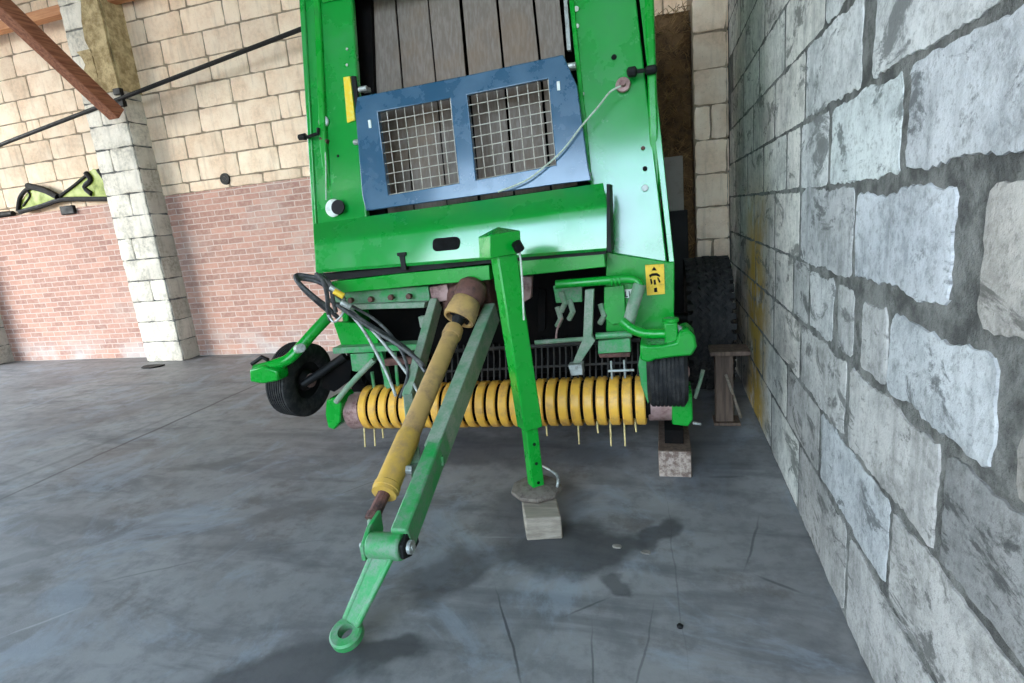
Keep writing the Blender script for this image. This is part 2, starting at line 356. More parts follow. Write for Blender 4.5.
tints = {(2, 0.78): (.40, .40, .40, 1), (3, 0.4): (.5, .47, .44, 1), (4, 0.65): (.74, .70, .66, 1), (4, 1.37): (.82, .85, .90, 1),
         (4, 2.10): (.72, .72, .73, 1), (2, .1): (.5, .48, .46, 1), (3, 2.28): (.8, .8, .8, 1), (5, 1.74): (.95, 1, 1, 1), (6, 1.3): (1, 1, 1, 1),
         (5, 1.02): (.84, .86, .9, 1), (3, 1.17): (.74, .77, .8, 1), (1, 1.67): (.7, .72, .74, 1)}
BL = []
for ci, (z0, z1, js) in enumerate(courses):
    js = [(-1.9, .02), (-1.15, .02), (-.45, .02)] + js; y = js[-1][0]
    while y < 5.3: y += .73 + R.uniform(-.06, .06); js.append((y, .014))
    for i in range(len(js)-1):
        (a, wa), (b, wb) = js[i], js[i+1]; ym = (a+b)/2
        if b > 5.9: b = 6.4
        g = .007 if ym > 2.6 else (.008 if ym > 2.1 else .010)
        gt = g; gb = g
        if ci == 5 and ym < 1.9: gb = .03
        if ci == 4 and ym < 1.9: gt = .025; gb = .02
        if ci == 3 and ym < 2.6: gt = .035; gb = .02
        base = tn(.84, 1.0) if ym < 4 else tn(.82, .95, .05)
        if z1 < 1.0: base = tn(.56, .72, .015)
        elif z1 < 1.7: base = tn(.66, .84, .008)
        if ym > 2.9: base = tn(.90, 1.0, .05)  # far blocks tinted brighter and warmer to offset dim, green bounced light
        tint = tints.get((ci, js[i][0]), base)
        dd = .0012 if ym > 2.6 else (.003 if ym > 1.9 else .0065)
        if ym > 2.6: wa = wb = max(wa, .03)
        elif ym > 1.9: wa, wb = max(wa, .03), max(wb, .03)
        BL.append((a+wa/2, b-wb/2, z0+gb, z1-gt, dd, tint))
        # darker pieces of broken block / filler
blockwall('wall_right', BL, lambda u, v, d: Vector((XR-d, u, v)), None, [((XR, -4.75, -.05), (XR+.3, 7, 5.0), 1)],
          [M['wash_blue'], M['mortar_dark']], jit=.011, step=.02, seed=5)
# back wall: brick below, whitewashed block above
ZB, YB = 2.38, 6.6
def course_blocks(x0, x1, z0, z1, h, lo, hi, first=None, warm=.02, gap=.008, depth=.008, t0=.86):
    out = []; z = z0; k = 0
    while z < z1-.02:
        hh = first if (k == 0 and first) else h; x = x0 - R.uniform(0, .5)*(hi)
        while x < x1:
            w = R.uniform(lo, hi) if R.random() > .12 else R.uniform(.24, .34)
            a, b = max(x, x0), min(x+w, x1)
            if b-a > .05: out.append((a+gap, b-gap, z+gap, min(z+hh, z1)-gap, depth, tn(t0, 1.0, warm)))
            x += w
        z += hh; k += 1
    return out
RX = .31
bl = course_blocks(-6.95, .5, ZB, 5.6, .305, .54, .70, first=.14)
bl2 = course_blocks(-13.9, -7.5, ZB, 5.6, .305, .54, .70, first=.14, warm=.01)
def tfb(u, v, d): return Vector((u, YB-.0-d, v))
blockwall('wall_back', bl+bl2, lambda u, v, d: Vector((u, (YB if u > -7.2 else YB+.12)-d, v)), None,
          [((-14, YB, -.05), (.62, 7.0, ZB), 2), ((-7.2, YB+.001, ZB), (.62, 7.0, 5.6), 1), ((-14, YB+.121, ZB), (-7.2, 7.0, 5.6), 1)],
          [M['wash_warm'], M['mortar_warm'], M['brick']], jit=.004, step=.06, seed=9)
def pillar(name, x0, x1, yf, yb, ztop, mat, seed, warm=0, render=None, lo=.8, hi=.9, mort='mortar_dark', gap=.006):
    rr = random.Random(seed); fr = []; sd = []; z = 0; k = 0
    bm_ = []
    while z < ztop-.05:
        z1 = min(z+.305, ztop)
        if k % 2 == 0 or rr.random() < .3: fr.append((x0+.004, x1-.004, z+gap, z1-gap, .014, tn(lo, 1, warm)))
        else:
            m = x0+(x1-x0)*(.5 if render is None else rr.choice((.38, .6))); fr.append((x0+.004, m-gap, z+gap, z1-gap, .014, tn(lo, 1, warm))); fr.append((m+gap, x1-.004, z+gap, z1-gap, .014, tn(lo, 1, warm)))
        sd.append((yf+.004, yb, z+gap, z1-gap, .014, tn(.55 if render else lo, .75 if render else 1, .01)))  # side blocks tinted darker: the pillar's shaded face put into the colour
        z = z1; k += 1
    allb = [('f',)+b for b in fr]+[('s',)+b for b in sd]
    mode = {'m': 'f'}
    # two passes share one mesh: shift side blocks with an offset marker in u
    off = 1000
    blks = fr + [(a+off, b+off, c, d, e, t) for a, b, c, d, e, t in sd]
    def tf(u, v, d): return Vector((u, yf-d, v)) if u < 500 else Vector((x1+d, u-off, v))
    return blockwall(name, blks, tf, None, [((x0, yf, -.05), (x1, yb, ztop), 1)], [mat, M[mort]], jit=.006, step=.04, seed=seed)
pillar('trim_1', -7.6, -6.92, 6.3, 6.62, 5.6, M['wash_pil'], 21, 0, True)
pillar('trim_2', -11.65, -10.92, 6.3, 6.62, 5.6, M['wash_pil'], 23, 0, True, lo=.7)
# right-hand pier at the end of the back wall
pillar('trim_3', .31, .60, 5.7, 6.62, 5.0, M['wash_warm'], 24, .01, mort='mortar_warm')
# roof and wall plate
mb = MB()
nx = 120; prof = []
x0, x1 = -15, 2
V = []; Fc = []
for i in range(nx*2+1):
    x = x0+(x1-x0)*i/(nx*2); z = 5.35 + (.03 if i % 2 else 0)
    V += [Vector((x, -4.8, z+1.0)), Vector((x, 7.2, z)), Vector((x, -4.8, z+1.05)), Vector((x, 7.2, z+.05))]  # front edge raised so the green panels mirror more sky
for i in range(nx*2):
    a = i*4; Fc += [(a, a+1, a+5, a+4), (a+2, a+6, a+7, a+3)]
mb.add(V, Fc); struct(mb.build('ceiling', M['roof']))
mb = MB(); p = at(60, 12, 6.45); mb.box((-7.0, 6.45, p.z-.0), (13.5, .14, .12)); struct(mb.build('trim_4', M['plate'], bevel=.008))
mb = MB()   # unseen front wall with wide doorway, added to shape the light and panel reflections
mb.box((-9.6, -4.6, 3.0), (9.0, .3, 6.3)); struct(mb.build('wall_front_unseen', M['wash_warm']))
# earth render patch on the pillar head
mb = MB()
for (a, b, c, d) in ((-7.22, -6.9, 3.75, 5.3), (-7.4, -7.2, 3.7, 4.3)):
    n = 7; P = []
    for i in range(n+1): P.append((b + .01*math.sin(i*2.1), c+(d-c)*i/n))
    for i in range(n, -1, -1): P.append((a + .05*math.sin(i*1.7+a), c+(d-c)*i/n))
    mb.prism([Vector((x, 6.285, z)) for x, z in P], (0, -.03, 0))
P = [(6.29, 3.75), (6.61, 3.75), (6.61, 5.3), (6.29, 5.3)]
mb.prism([Vector((-6.905, y, z)) for y, z in P], (.025, 0, 0))
struct(mb.build('trim_5', M['render'], smooth=60))
# ------------------------------------------------------------------ things on the walls
a = at(117, 115, 6.15); b = atx(4, 8, a.x); d = (b-a).normalized()
mb = MB(); mb.tube([a, b + d*.45], .085, square=True)
o = tag(mb.build('wooden_brace', M['beam'], origin=a, bevel=.01), 'reddish-brown slanting timber brace rising from the whitewashed pillar to the roof', 'beam')
a = at(-60, 168, 6.268); b = at(330, 18, 6.268)
mb = MB(); mb.tube([a, b], .027, n=10)
tag(mb.build('metal_pole', M['black'], origin=a), 'long thin black pole slanting across the upper back wall and pillar', 'pole')
mb = MB(); mid = at(119, 98, 6.268)
mb.box(mid+Vector((0, .01, -.075)), (.14, .06, .07)); mb.box(mid+Vector((0, .01, .08)), (.12, .06, .08)); mb.box(mid+Vector((.055, .01, 0)), (.02, .05, .12))
tag(mb.build('pole_bracket', M['black'], origin=mid, bevel=.006), 'black iron bracket at the foot of the timber brace on the pillar', 'bracket')
mb = MB(); h = at(226, 179, YB-.0); mb.revolve((h.x, YB-.03, h.z), (0, 1, 0), [(0, .03), (0, .075), (.03, .08)], 16); mb.revolve((h.x, YB-.03, h.z), (0, 1, 0), [(0, .0001), (0, .03)], 12)  # raised black disc painting the dark of a hole in the wall
tag(mb.build('wall_hole_disc', M['black'], origin=h), 'small black disc standing in for a wall hole at the top of the brickwork left of the baler', 'pipe')
# lime plastic sheet hung on the ledge
root = empty('plastic_sheet', (-8.6, 6.5, ZB), 'crumpled lime-green plastic sheet with black bands lying on the brick ledge', 'sheet')
def sheet(outl, name, col, y, parent, depth=.05):
    mb = MB(); P = [at(x, yy, y) for x, yy in outl]; c = sum(P, Vector())/len(P); n = len(P)
    V = list(P)+[p+Vector((0, depth, 0)) for p in P]+[c+Vector((0, -.03, .0)), c+Vector((0, depth, 0))]
    Fc = [(i, (i+1) % n, 2*n) for i in range(n)]+[(i+n, 2*n+1, (i+1) % n+n) for i in range(n)]+[(i, i+n, (i+1) % n+n, (i+1) % n) for i in range(n)]
    mb.add(V, Fc); return mb.build(name, M[col], parent)
sheet([(22, 200), (31, 188), (44, 188), (60, 196), (57, 202), (36, 209), (20, 212)], 'sheet_fold', 'tarp', 6.63, root)
sheet([(59, 197), (80, 178), (93, 169), (101, 171), (111, 188), (112, 198), (85, 199), (62, 200)], 'sheet_fold', 'tarp', 6.63, root)
def band(pts, r, Y=6.61):
    mb = MB(); mb.tube([at(x, y, Y) for x, y in pts], r, n=8, smooth=3); return mb.build('black_band', M['black'], root)
band([(18, 211), (20, 198), (26, 190), (31, 188)], .03); band([(28, 186), (44, 190), (58, 197)], .05)
band([(20, 212), (42, 206), (60, 200), (84, 199), (112, 199)], .035); band([(60, 196), (76, 184), (88, 174)], .022)
band([(86, 173), (91, 180), (85, 187), (92, 194)], .04); band([(98, 170), (106, 181), (112, 195)], .03); band([(23, 206), (30, 196), (27, 191)], .015)
mb = MB(); c = at(68, 203, 6.6); mb.box((c.x, 6.575, ZB-.02), (.28, .05, .13))
tag(mb.build('black_box', M['black'], origin=(c.x, 6.575, ZB-.08), bevel=.015), 'small black box fixed to the brick edge under the lime-green sheet', 'box')
mb = MB(); mb.tube([(-11.0, 6.652, ZB+.055), (-10.4, 6.652, ZB+.055), (-10.02, 6.652, ZB+.05)], [.05, .05, .04], n=12, smooth=4)
tag(mb.build('black_pipe', M['black'], origin=(-10.4, 6.5, ZB)), 'thick black pipe lying on the brick ledge left of the lime-green sheet', 'pipe')
# debris on the floor
c = onz(152, 367); mb = MB()
mb.prism([c+Vector((math.cos(t)*.17*(1+.2*math.sin(3*t)), math.sin(t)*.12*(1+.25*math.cos(2*t)), 0)) for t in [i*PI/5 for i in range(10)]], (0, 0, .02))
tag(mb.build('dark_rag', M['black'], origin=c, bevel=.006), 'small flat dark rag on the floor in front of the brick wall by the pillar', 'rag')
c = onz(680, 627); mb = MB(); mb.revolve(c+Vector((0, 0, .0)), (0, 0, 1), [(0, .012), (.006, .013), (.012, .008), (.012, .0001)], 9)
tag(mb.build('pebble', M['black'], origin=c), 'tiny black pebble on bare floor near the bottom right of the photo', 'stone')
for k, (x, y, lab) in enumerate(((617, 547, 'tiny pale stone chip on the stained floor just right of the wooden block'), (646, 553, 'tiny pale stone chip farther right on the oil stain'))):
    c = onz(x, y); mb = MB(); mb.prism([c+Vector((math.cos(t)*.02*(1+.3*R.random()), math.sin(t)*.014, 0)) for t in [i*PI/4 for i in range(8)]], (0, 0, .008))
    tag(mb.build('stone_chip', M['concrete'], origin=c), lab, 'stone')
# straw heap behind the baler
def hay():
    n, m = 26, 60; V = []; Fc = []
    x0_, x1_, z1_ = -1.2, .30, 3.35
    for j in range(m+1):
        for i in range(n+1):
            x = x0_+(x1_-x0_)*i/n; z = z1_*j/m
            y = 5.75 + .25*z/z1_ + noise.fractal(Vector((x*3, z*3, 1)), 1, 2, 4)*.14
            V.append(Vector((x, y, z)))
    for j in range(m):
        for i in range(n): a = j*(n+1)+i; Fc.append((a, a+1, a+n+2, a+n+1))
    o = len(V)
    for i in range(n+1): V.append(Vector((x0_+(x1_-x0_)*i/n, 6.58, z1_-.1)))
    for i in range(n): Fc.append((m*(n+1)+i, m*(n+1)+i+1, o+i+1, o+i))
    # closed sides and back so that it is a solid heap
    b0 = len(V); V += [Vector((x0_, 6.58, 0)), Vector((x1_, 6.58, 0))]
    Fc.append(tuple([b0] + [o] + [j*(n+1) for j in range(m, -1, -1)])); Fc.append(tuple([b0+1] + [j*(n+1)+n for j in range(m+1)] + [o+n]))
    mb = MB(); mb.add(V, Fc)
    for k in range(1500):
        x = R.uniform(-.35, .29); z = R.uniform(.3, 3.4); y = 5.72+.25*z/z1_+noise.fractal(Vector((x*3, z*3, 1)), 1, 2, 4)*.14
        d = Vector((R.uniform(-1, 1), R.uniform(-.3, .1), R.uniform(-1, 1))).normalized()*R.uniform(.05, .16); p = Vector((x, y, z))
        mb.tube([p-d/2, p+d/2], R.uniform(.002, .004), n=3, mi=1, cap=False)
    o = mb.build('straw_heap', [M['hay'], M['straw']], origin=(-.4, 6.1, 0)); o['kind'] = 'stuff'
    tag(o, 'tall dark heap of old straw between the baler and the right-hand pier', 'straw')
hay()
p0, p1 = at(662, 158, 5.56), at(684, 210, 5.56)
xm = (p0.x+p1.x)/2; root = empty('panel_stand', (xm, 5.56, 0), 'pale upright board on a added black stand in front of the straw behind the right tyre', 'board')
mb = MB(); mb.box((xm, 5.56, (p0.z+p1.z)/2), (p1.x-p0.x, .04, p0.z-p1.z)); mb.build('board', M['board'], root, bevel=.004)
mb = MB(); mb.box((xm, 5.56, p1.z/2), (p1.x-p0.x+.06, .10, p1.z-.002)); mb.build('stand', M['black'], root, bevel=.006)  # black box added to fill the dark area under the board
# wooden trestle and stick beside the big tyre
root = empty('wooden_trestle', (.42, 4.02, 0), 'weathered brown wooden trestle standing in front of the big tyre by the wall', 'trestle')
mb = MB(); mb.box((.42, 4.02, .545), (.26, .22, .03)); mb.build('top_board', M['oldwood'], root, bevel=.004)
mb = MB(); mb.box((.385, 4.02, .2625), (.12, .10, .525)); mb.build('post', M['oldwood'], root, bevel=.006)
mb = MB(); mb.box((.40, 4.02, .012), (.18, .16, .024)); mb.build('foot', M['oldwood'], root, bevel=.004)
mb = MB(); a = onz(741, 419)+Vector((0, 0, .012)); b = at(726, 375, 3.9)
mb.tube([a, b], .010, n=6); tag(mb.build('wooden_stick', M['blockwood'], origin=a), 'thin pale stick leaning on the wooden trestle by the right wall', 'stick')
# ------------------------------------------------------------------ blocks under the baler
mb = MB()
BZ = .125
T4 = [onz(527, 541), onz(563, 539), onz(556.5, 498, BZ), onz(521.5, 500, BZ)]; a0, a1 = T4[:2]
mb.prism([Vector((p.x, p.y, 0)) for p in T4], (0, 0, BZ))
tag(mb.build('wooden_block', M['blockwood'], origin=(a0+a1)/2, bevel=.008), 'pale wooden block on the floor under the round foot of the green parking jack', 'block')
mb = MB(); q0, q1 = onz(659, 478), onz(692, 478); X0, X1 = q0.x, q1.x; Yq = 3.13; BH = .17
mb.box(((X0+X1)/2, Yq+.24, BH/2), (X1-X0, .48, BH-.001)); mb.box(((X0+X1)/2, Yq-.003, BH/2), (X1-X0-.006, .008, BH-.008), mi=1)
tag(mb.build('timber_block', [M['oldwood'], M['endgrain']], origin=((X0+X1)/2, Yq+.24, 0), bevel=.012), 'squared timber block with pale end grain under the right end of the pickup', 'block')
# ------------------------------------------------------------------ the baler
G, GP, GG, GD, BK = M['green'], M['green_panel'], M['green_grimy'], M['green_dusty'], M['black']
BAL = empty('round_baler', (-1.12, 3.4, 0), 'green round baler with blue mesh guard, yellow pickup bands and drawbar', 'baler')
def part(mb, name, mat, parent=BAL, bevel=0, label=None, smooth=35):
    o = mb.build(name, mat, parent, bevel=bevel, smooth=smooth)
    if label: o['label'] = label
    return o
def LP(pts, y0, k=.2): return [lean(x, y, y0, k) for x, y in pts]
back = Vector((0, .05, 0))
# side walls of the body, running back
def side(x, t, name):
    prof = [(3.45, .95), (3.52, 2.2), (3.75, 3.25), (4.3, 3.45), (5.0, 3.2), (5.35, 2.5), (5.35, 1.3), (4.9, .7), (3.9, .6)]
    mb = MB(); mb.prism([Vector((x, y, z)) for y, z in prof], (t, 0, 0)); return part(mb, name, G, bevel=.01)
side(-2.27, .05, 'side_wall'); side(-.06, .05, 'side_wall')
mb = MB(); mb.prism([Vector((-2.2, y, z)) for y, z in [(4.25, .9), (4.25, 3.3), (5.0, 3.1), (5.3, 2.4), (5.3, 1.3), (4.9, .8)]], (2.12, 0, 0)); part(mb, 'bale_chamber', M['chamber'])
mb = MB(); mb.prism([Vector((-2.2, y, z)) for y, z in [(3.72, 3.22), (4.3, 3.42), (5.0, 3.17), (4.98, 3.13), (4.3, 3.36), (3.74, 3.16)]], (2.12, 0, 0)); part(mb, 'top_panel', G)
# front columns
mb = MB(); mb.prism(LP([(294, -80), (347, -80), (352, 0), (358, 92), (359, 96), (368, 235), (318, 275), (300, 2)], 3.36), back)
colL = part(mb, 'front_panel', GP, bevel=.012)
mb = MB(); mb.prism(LP([(562, -80), (627, -80), (636, 0), (667, 262), (604, 262), (590, 182), (570, 0)], 3.36), back)
colR = part(mb, 'front_panel', GP, bevel=.008)
mb = MB(); mb.prism(LP([(631, -80), (639, -80), (647, 0), (674.5, 262), (668.8, 262), (639.5, 0)], 3.355), Vector((0, .08, 0))); part(mb, 'edge_trim', GP, bevel=.004)
mb = MB(); mb.prism(LP([(290, -80), (296, -80), (304, 0), (319, 275), (315.5, 275), (299, 0)], 3.34), Vector((0, .06, 0))); part(mb, 'edge_trim', GP, bevel=.006)
mb = MB(); mb.prism(LP([(569, 0), (574, 0), (592, 182), (588, 182)], 3.345), Vector((0, .02, 0))); part(mb, 'inner_flange', G, bevel=.004)
# near-black slab painting the shaded gap left of the belts; top roller
mb = MB(); mb.prism(LP([(344, -80), (368, -80), (374, 92), (386, 222), (362, 222)], 3.52), Vector((0, .3, 0))); part(mb, 'dark_gap_slab', M['chamber'])
a = lean(345, -2, 3.58); b = lean(430, -8, 3.58)
mb = MB(); r1 = lean(352, -4, 3.56); r2 = lean(566, -50, 3.56); r2.y = r1.y
mb.tube([r1, r2], .035, n=20); part(mb, 'top_roller', M['black'])
# belts
edges = [((366, 0), (373.5, 90), (384, 215)), ((395.5, 0), (402.5, 85), (414, 210)), ((428, 0), (435.5, 78), (447, 205)), ((460.5, 0), (467, 71), (479, 200)),
         ((497, 0), (503, 63), (514, 195)), ((533.5, 0), (539.5, 57), (551, 190)), ((560, 0), (565, 50), (578, 185))]
def ext(e):
    (x0, y0), (x1, y1), _ = e; k = (x1-x0)/(y1-y0); return [(x0-k*80, -80), (x0, 0), (x1, y1), e[2]]
gaps = [1.2, 1.0, 2.2, 1.6, 1.7, 1.0]
for i in range(6):
    L, Rr = ext(edges[i]), ext(edges[i+1]); g = gaps[i]; ga = gaps[i-1] if i else .5
    mb = MB(); poly = [(x+ga*.8, y) for x, y in L] + [(x-g*.8, y) for x, y in Rr[::-1]]
    mb.prism(LP(poly, 3.56), Vector((0, .012, 0))); part(mb, 'belt', M['belt'])
mb = MB(); mb.prism(LP([(558, -80), (561, -80), (571, 50), (567, 50)], 3.54), Vector((0, .05, 0))); part(mb, 'belt_guide', M['steel'])
# blue guard with two mesh windows
cols = [[(357, 97), (377, 112), (386.5, 196), (363, 211)], ]
T = [(357, 97), (378, 93), (448, 79), (466, 75.5), (547, 58), (563, 54.5)]
T2 = [(355, 111), (377.5, 112), (450, 98), (467, 95), (548, 78.5), (577, 86)]
B2 = [(362, 195), (388, 195.5), (459, 183), (476, 180), (556, 165), (588, 165)]
B = [(366, 211), (390, 207.5), (460, 198), (478, 195.5), (560, 184), (591, 180.5)]
yg = 3.27
rows = [LP(r, yg) for r in (T, T2, B2, B)]
V = [p for r in rows for p in r] + [p+Vector((0, .045, 0)) for r in rows for p in r]; Fc = []
cells = [(j, i) for j in range(3) for i in range(5) if not (j == 1 and i in (1, 3))]
edge = {}
for j, i in cells:
    q = [j*6+i, (j+1)*6+i, (j+1)*6+i+1, j*6+i+1]; Fc.append(tuple(q)); Fc.append(tuple(k+24 for k in q[::-1]))
    for a, b in zip(q, q[1:]+q[:1]): edge[(a, b)] = edge.get((a, b), 0)+1
for (a, b) in list(edge):
    if (b, a) not in edge: Fc.append((b, a, a+24, b+24))
mb = MB(); mb.add(V, Fc); guard = part(mb, 'mesh_guard', M['blue'], bevel=.005)
def mesh_panel(c4, nx, ny):
    mb = MB(); tl, tr, br, bl_ = [Vector(p) for p in LP(c4, yg+.02)]
    for i in range(nx+1):
        t = i/nx; mb.tube([tl.lerp(tr, t), bl_.lerp(br, t)], .0032, n=5)
    for i in range(ny+1):
        t = i/ny; mb.tube([tl.lerp(bl_, t)+Vector((0, -.004, 0)), tr.lerp(br, t)+Vector((0, -.004, 0))], .0032, n=5)
    part(mb, 'wire_mesh', M['wire'], guard)
mesh_panel([(378, 112), (450, 98), (459, 183), (388, 195)], 8, 8); mesh_panel([(467, 95), (548, 78.5), (556, 165), (476, 180)], 8, 8)
for (x, y) in ((370, 124), (558.5, 86)):
    mb = MB(); c = lean(x, y, yg-.004); mb.box(c, (.018, .012, .05)); part(mb, 'rivet_plate', M['white'], guard)
# hinge bits
for (x, y, n_) in ((363, 89, 'hinge'), (571, 66, 'hinge'), (586, 176, 'hinge'), (358, 142, 'hinge')):
    mb = MB(); c = lean(x, y, 3.3); mb.tube([c+Vector((-.03, 0, 0)), c+Vector((.03, 0, 0))], .018, n=10); mb.box(c+Vector((0, .03, 0)), (.05, .06, .03)); part(mb, n_, M['steel'], bevel=.003)
# reflector strip and its dark bracket on the left panel
mb = MB(); mb.prism(LP([(343, 77), (350, 76), (355, 120), (347, 123)], 3.345), Vector((0, .012, 0))); part(mb, 'reflector_strip', M['stripe'], bevel=.003, label='tall narrow yellow reflector strip')
mb = MB(); mb.prism(LP([(351, 76), (355, 76), (361, 122), (357, 122)], 3.34), Vector((0, .02, 0))); part(mb, 'bracket', M['black'])
# hood: slanted top and upright face
def hood():
    L = [(314, 224, 3.34), (313.5, 233, 3.26), (314, 239, 3.20), (314.3, 242, 3.178), (314.6, 244.5, 3.163), (315, 247, 3.155), (316, 270, 3.138), (317, 273, 3.145)]
    Rr = [(603, 183, 3.34), (605, 193, 3.25), (606, 200, 3.20), (606.2, 202.6, 3.18), (606.4, 205, 3.166), (606.5, 208, 3.157), (606.5, 248, 3.13), (606, 251, 3.15)]
    mb = MB(); n = 12; V = []; m = len(L)
    LL = [at(*p) for p in L]; RR = [at(*p) for p in Rr]
    xl = sum(p.x for p in LL)/m; xr = sum(p.x for p in RR)/m
    for P, xx in ((LL, xl), (RR, xr)):
        P.append(Vector((xx, 3.36, P[-1].z)))
    m += 1
    for k in range(n+1):
        t = k/n; V += [LL[i].lerp(RR[i], t) for i in range(m)]
    Fc = [(k*m+i, k*m+i+1, (k+1)*m+i+1, (k+1)*m+i) for k in range(n) for i in range(m-1)]
    Fc += [(k*m+m-1, k*m, (k+1)*m, (k+1)*m+m-1) for k in range(n)]
    Fc += [tuple(range(m)), tuple(range(n*m+m-1, n*m-1, -1))]
    mb.add(V, Fc); return part(mb, 'hood', GP, smooth=24)
hd = hood()
def rrect(x0, y0, x1, y1, Y, r=4, n=4, slope=0):
    P = []
    for cx, cy, a0 in ((x1-r, y0+r, -90), (x1-r, y1-r, 0), (x0+r, y1-r, 90), (x0+r, y0+r, 180)):
        for k in range(n+1):
            a = math.radians(a0+90*k/n); P.append(at(cx+r*math.cos(a), cy+r*math.sin(a)+slope*(cx-(x0+x1)/2), Y))
    return P
mb = MB(); mb.prism(rrect(432.5, 237.5, 459.5, 250.5, 3.138, 4.5, slope=-.09), (0, .01, 0)); part(mb, 'slot_dark_plate', M['ink'], hd, label='dark rounded plate standing in for the hood slot')  # flat black plate: the slot's dark recess put into the colour
mb = MB(); mb.prism([at(x, y, 3.12) for x, y in [(606.5, 184), (609.5, 184), (611, 252), (607.5, 253)]], (0, .2, 0)); part(mb, 'end_trim', BK, hd)
# black strip painting the shaded gap behind the lower lip
mb = MB(); mb.prism([at(x, y, 3.19) for x, y in [(313, 275), (400, 267), (490, 257), (606, 249), (606, 254), (490, 263), (400, 273), (318, 282)]], (0, .12, 0)); part(mb, 'gap_shade_strip', BK)
# lower right body panel
mb = MB(); mb.prism([at(x, y, 3.33) for x, y in [(606, 252), (668, 262), (674.5, 262), (674, 330), (606, 332)]], (0, .06, 0)); lowR = part(mb, 'lower_panel', G, bevel=.006)
mb = MB(); mb.prism([at(x, y, 3.31) for x, y in [(645, 265), (664, 264), (665, 294), (647, 295.5)]], (0, .008, 0)); lab = part(mb, 'warning_label', M['label'], label='yellow warning label with black pictograms', bevel=.001)
mb = MB()
def ink(poly): mb.prism([at(x, y, 3.3075) for x, y in poly], (0, .003, 0))
ink([(654, 266.5), (656.6, 270.5), (651.6, 270.5)]); ink([(649, 275), (652, 273.5), (657, 273), (660, 275), (660, 277), (656, 275.6), (652, 276), (650, 278)])
ink([(650, 279), (651.5, 278.6), (652.6, 283), (651, 285)]); ink([(657, 277.5), (658.6, 277.5), (660.6, 282), (659, 283)]); ink([(654, 288), (657, 287.6), (657.4, 292), (654.3, 292.3)])
ink([(653.5, 280), (655.6, 279.6), (656.3, 284.5), (654, 285)])
part(mb, 'pictogram', M['ink'], lab)
mb = MB(); mb.prism([at(x, y, 3.318) for x, y in [(623, 289.5), (632.5, 289), (633, 297.5), (623.5, 298)]], (0, .006, 0)); sm = part(mb, 'small_label', M['white'], label='small white decal')
mb = MB()
for q in ([(625, 291.5), (626, 291.5), (626, 296), (628, 296), (628, 297), (625, 297)], [(628.6, 291.3), (629.6, 291.3), (630, 295.6), (631.2, 291), (632.2, 291), (630.6, 297), (629.2, 297)]): mb.prism([at(x, y, 3.316) for x, y in q], (0, .002, 0))
part(mb, 'lettering', M['ink'], sm)
# front cross beam and rails under the hood
def bar(pts, w, h, name, mat, Y=None, bevel=.005, **kw):
    """rectangular bar between photograph points carrying their own depth; w: half height"""
    mb = MB(); P = [at(*p) for p in pts]; mb.tube(P, w, square=True); return part(mb, name, mat, bevel=bevel, **kw)
def plate(poly, Y, d, name, mat, bevel=.004, **kw):
    mb = MB(); mb.prism([at(x, y, Y) if not isinstance(y, tuple) else 0 for x, y in poly], (0, d, 0)); return part(mb, name, mat, bevel=bevel, **kw)
plate([(328, 282), (400, 273.5), (489, 265), (490, 280), (427, 285), (331, 294)], 3.2, .12, 'cross_beam', G)
plate([(518, 261), (604, 252), (605.5, 267), (520, 276)], 3.2, .12, 'cross_beam', G)
mb = MB(); c = at(404, 262, 3.15); mb.box(c, (.035, .04, .10)); mb.box(c+Vector((0, 0, .05)), (.06, .05, .02)); part(mb, 'latch', BK, bevel=.003)
# upper rail and clutter left
plate([(330, 295), (347, 292), (428, 286), (430, 300), (425, 305), (350, 307), (333, 302)], 3.30, .04, 'rear_plate', GG)
plate([(345, 305), (425, 302), (424, 308), (346, 310)], 3.24, .12, 'rail', GD)
plate([(333, 322), (357, 323), (378, 336), (378, 345), (341, 345)], 3.30, .04, 'gusset', G)
plate([(332, 348), (420, 344), (421, 350), (333, 354)], 3.22, .12, 'rail', GG)
plate([(350, 354), (374, 353), (373, 362), (358, 372), (352, 371)], 3.23, .06, 'bracket', GG)
plate([(418, 317), (430, 316), (430, 326), (420, 328)], 3.28, .05, 'bracket', GD)
for (x, y) in ((372, 299), (392, 297), (410, 296), (352, 300)):
    mb = MB(); c = at(x, y, 3.27); mb.revolve(c, (0, -1, 0), [(0, .02), (.03, .02), (.03, .0001)], 6); part(mb, 'bolt', M['rust'], bevel=.002)
bar([(386, 362, 3.3), (428, 358, 3.3)], .025, 0, 'cross_bar', M['rust'])
for (x0, y0, x1, y1) in ((372, 372, 374, 388), (384, 350, 386, 388), (395, 352, 398, 388), (408, 365, 409, 386)):
    mb = MB(); mb.tube([at(x0, y0, 3.34), at(x1, y1, 3.34)], .012, n=8); part(mb, 'link_rod', GG)
bar([(380, 350, 3.32), (390, 388, 3.26)], .02, 0, 'strut', GG)
# near-black backing that paints the dark cavity above the pickup
mb = MB()
mb.prism([at(x, y, 3.75) for x, y in [(340, 300), (480, 262), (672, 262), (672, 385), (352, 392)]], (0, .3, 0)); part(mb, 'dark_cavity_back', M['chamber'])
mb = MB()
a, b = at(360, 372, 3.55), at(640, 352, 3.55); a.y = b.y = 3.55; n = 60
mb.tube([a, b], .10, n=16)
for k in range(140):
    t = k/140; ang = t*12*2*PI; c = a.lerp(b, t); mb.box(c+Vector((0, math.cos(ang)*.12, math.sin(ang)*.12)), (.012, .05, .05), Matrix.Rotation(ang, 3, 'X'))
part(mb, 'auger', M['chamber'])
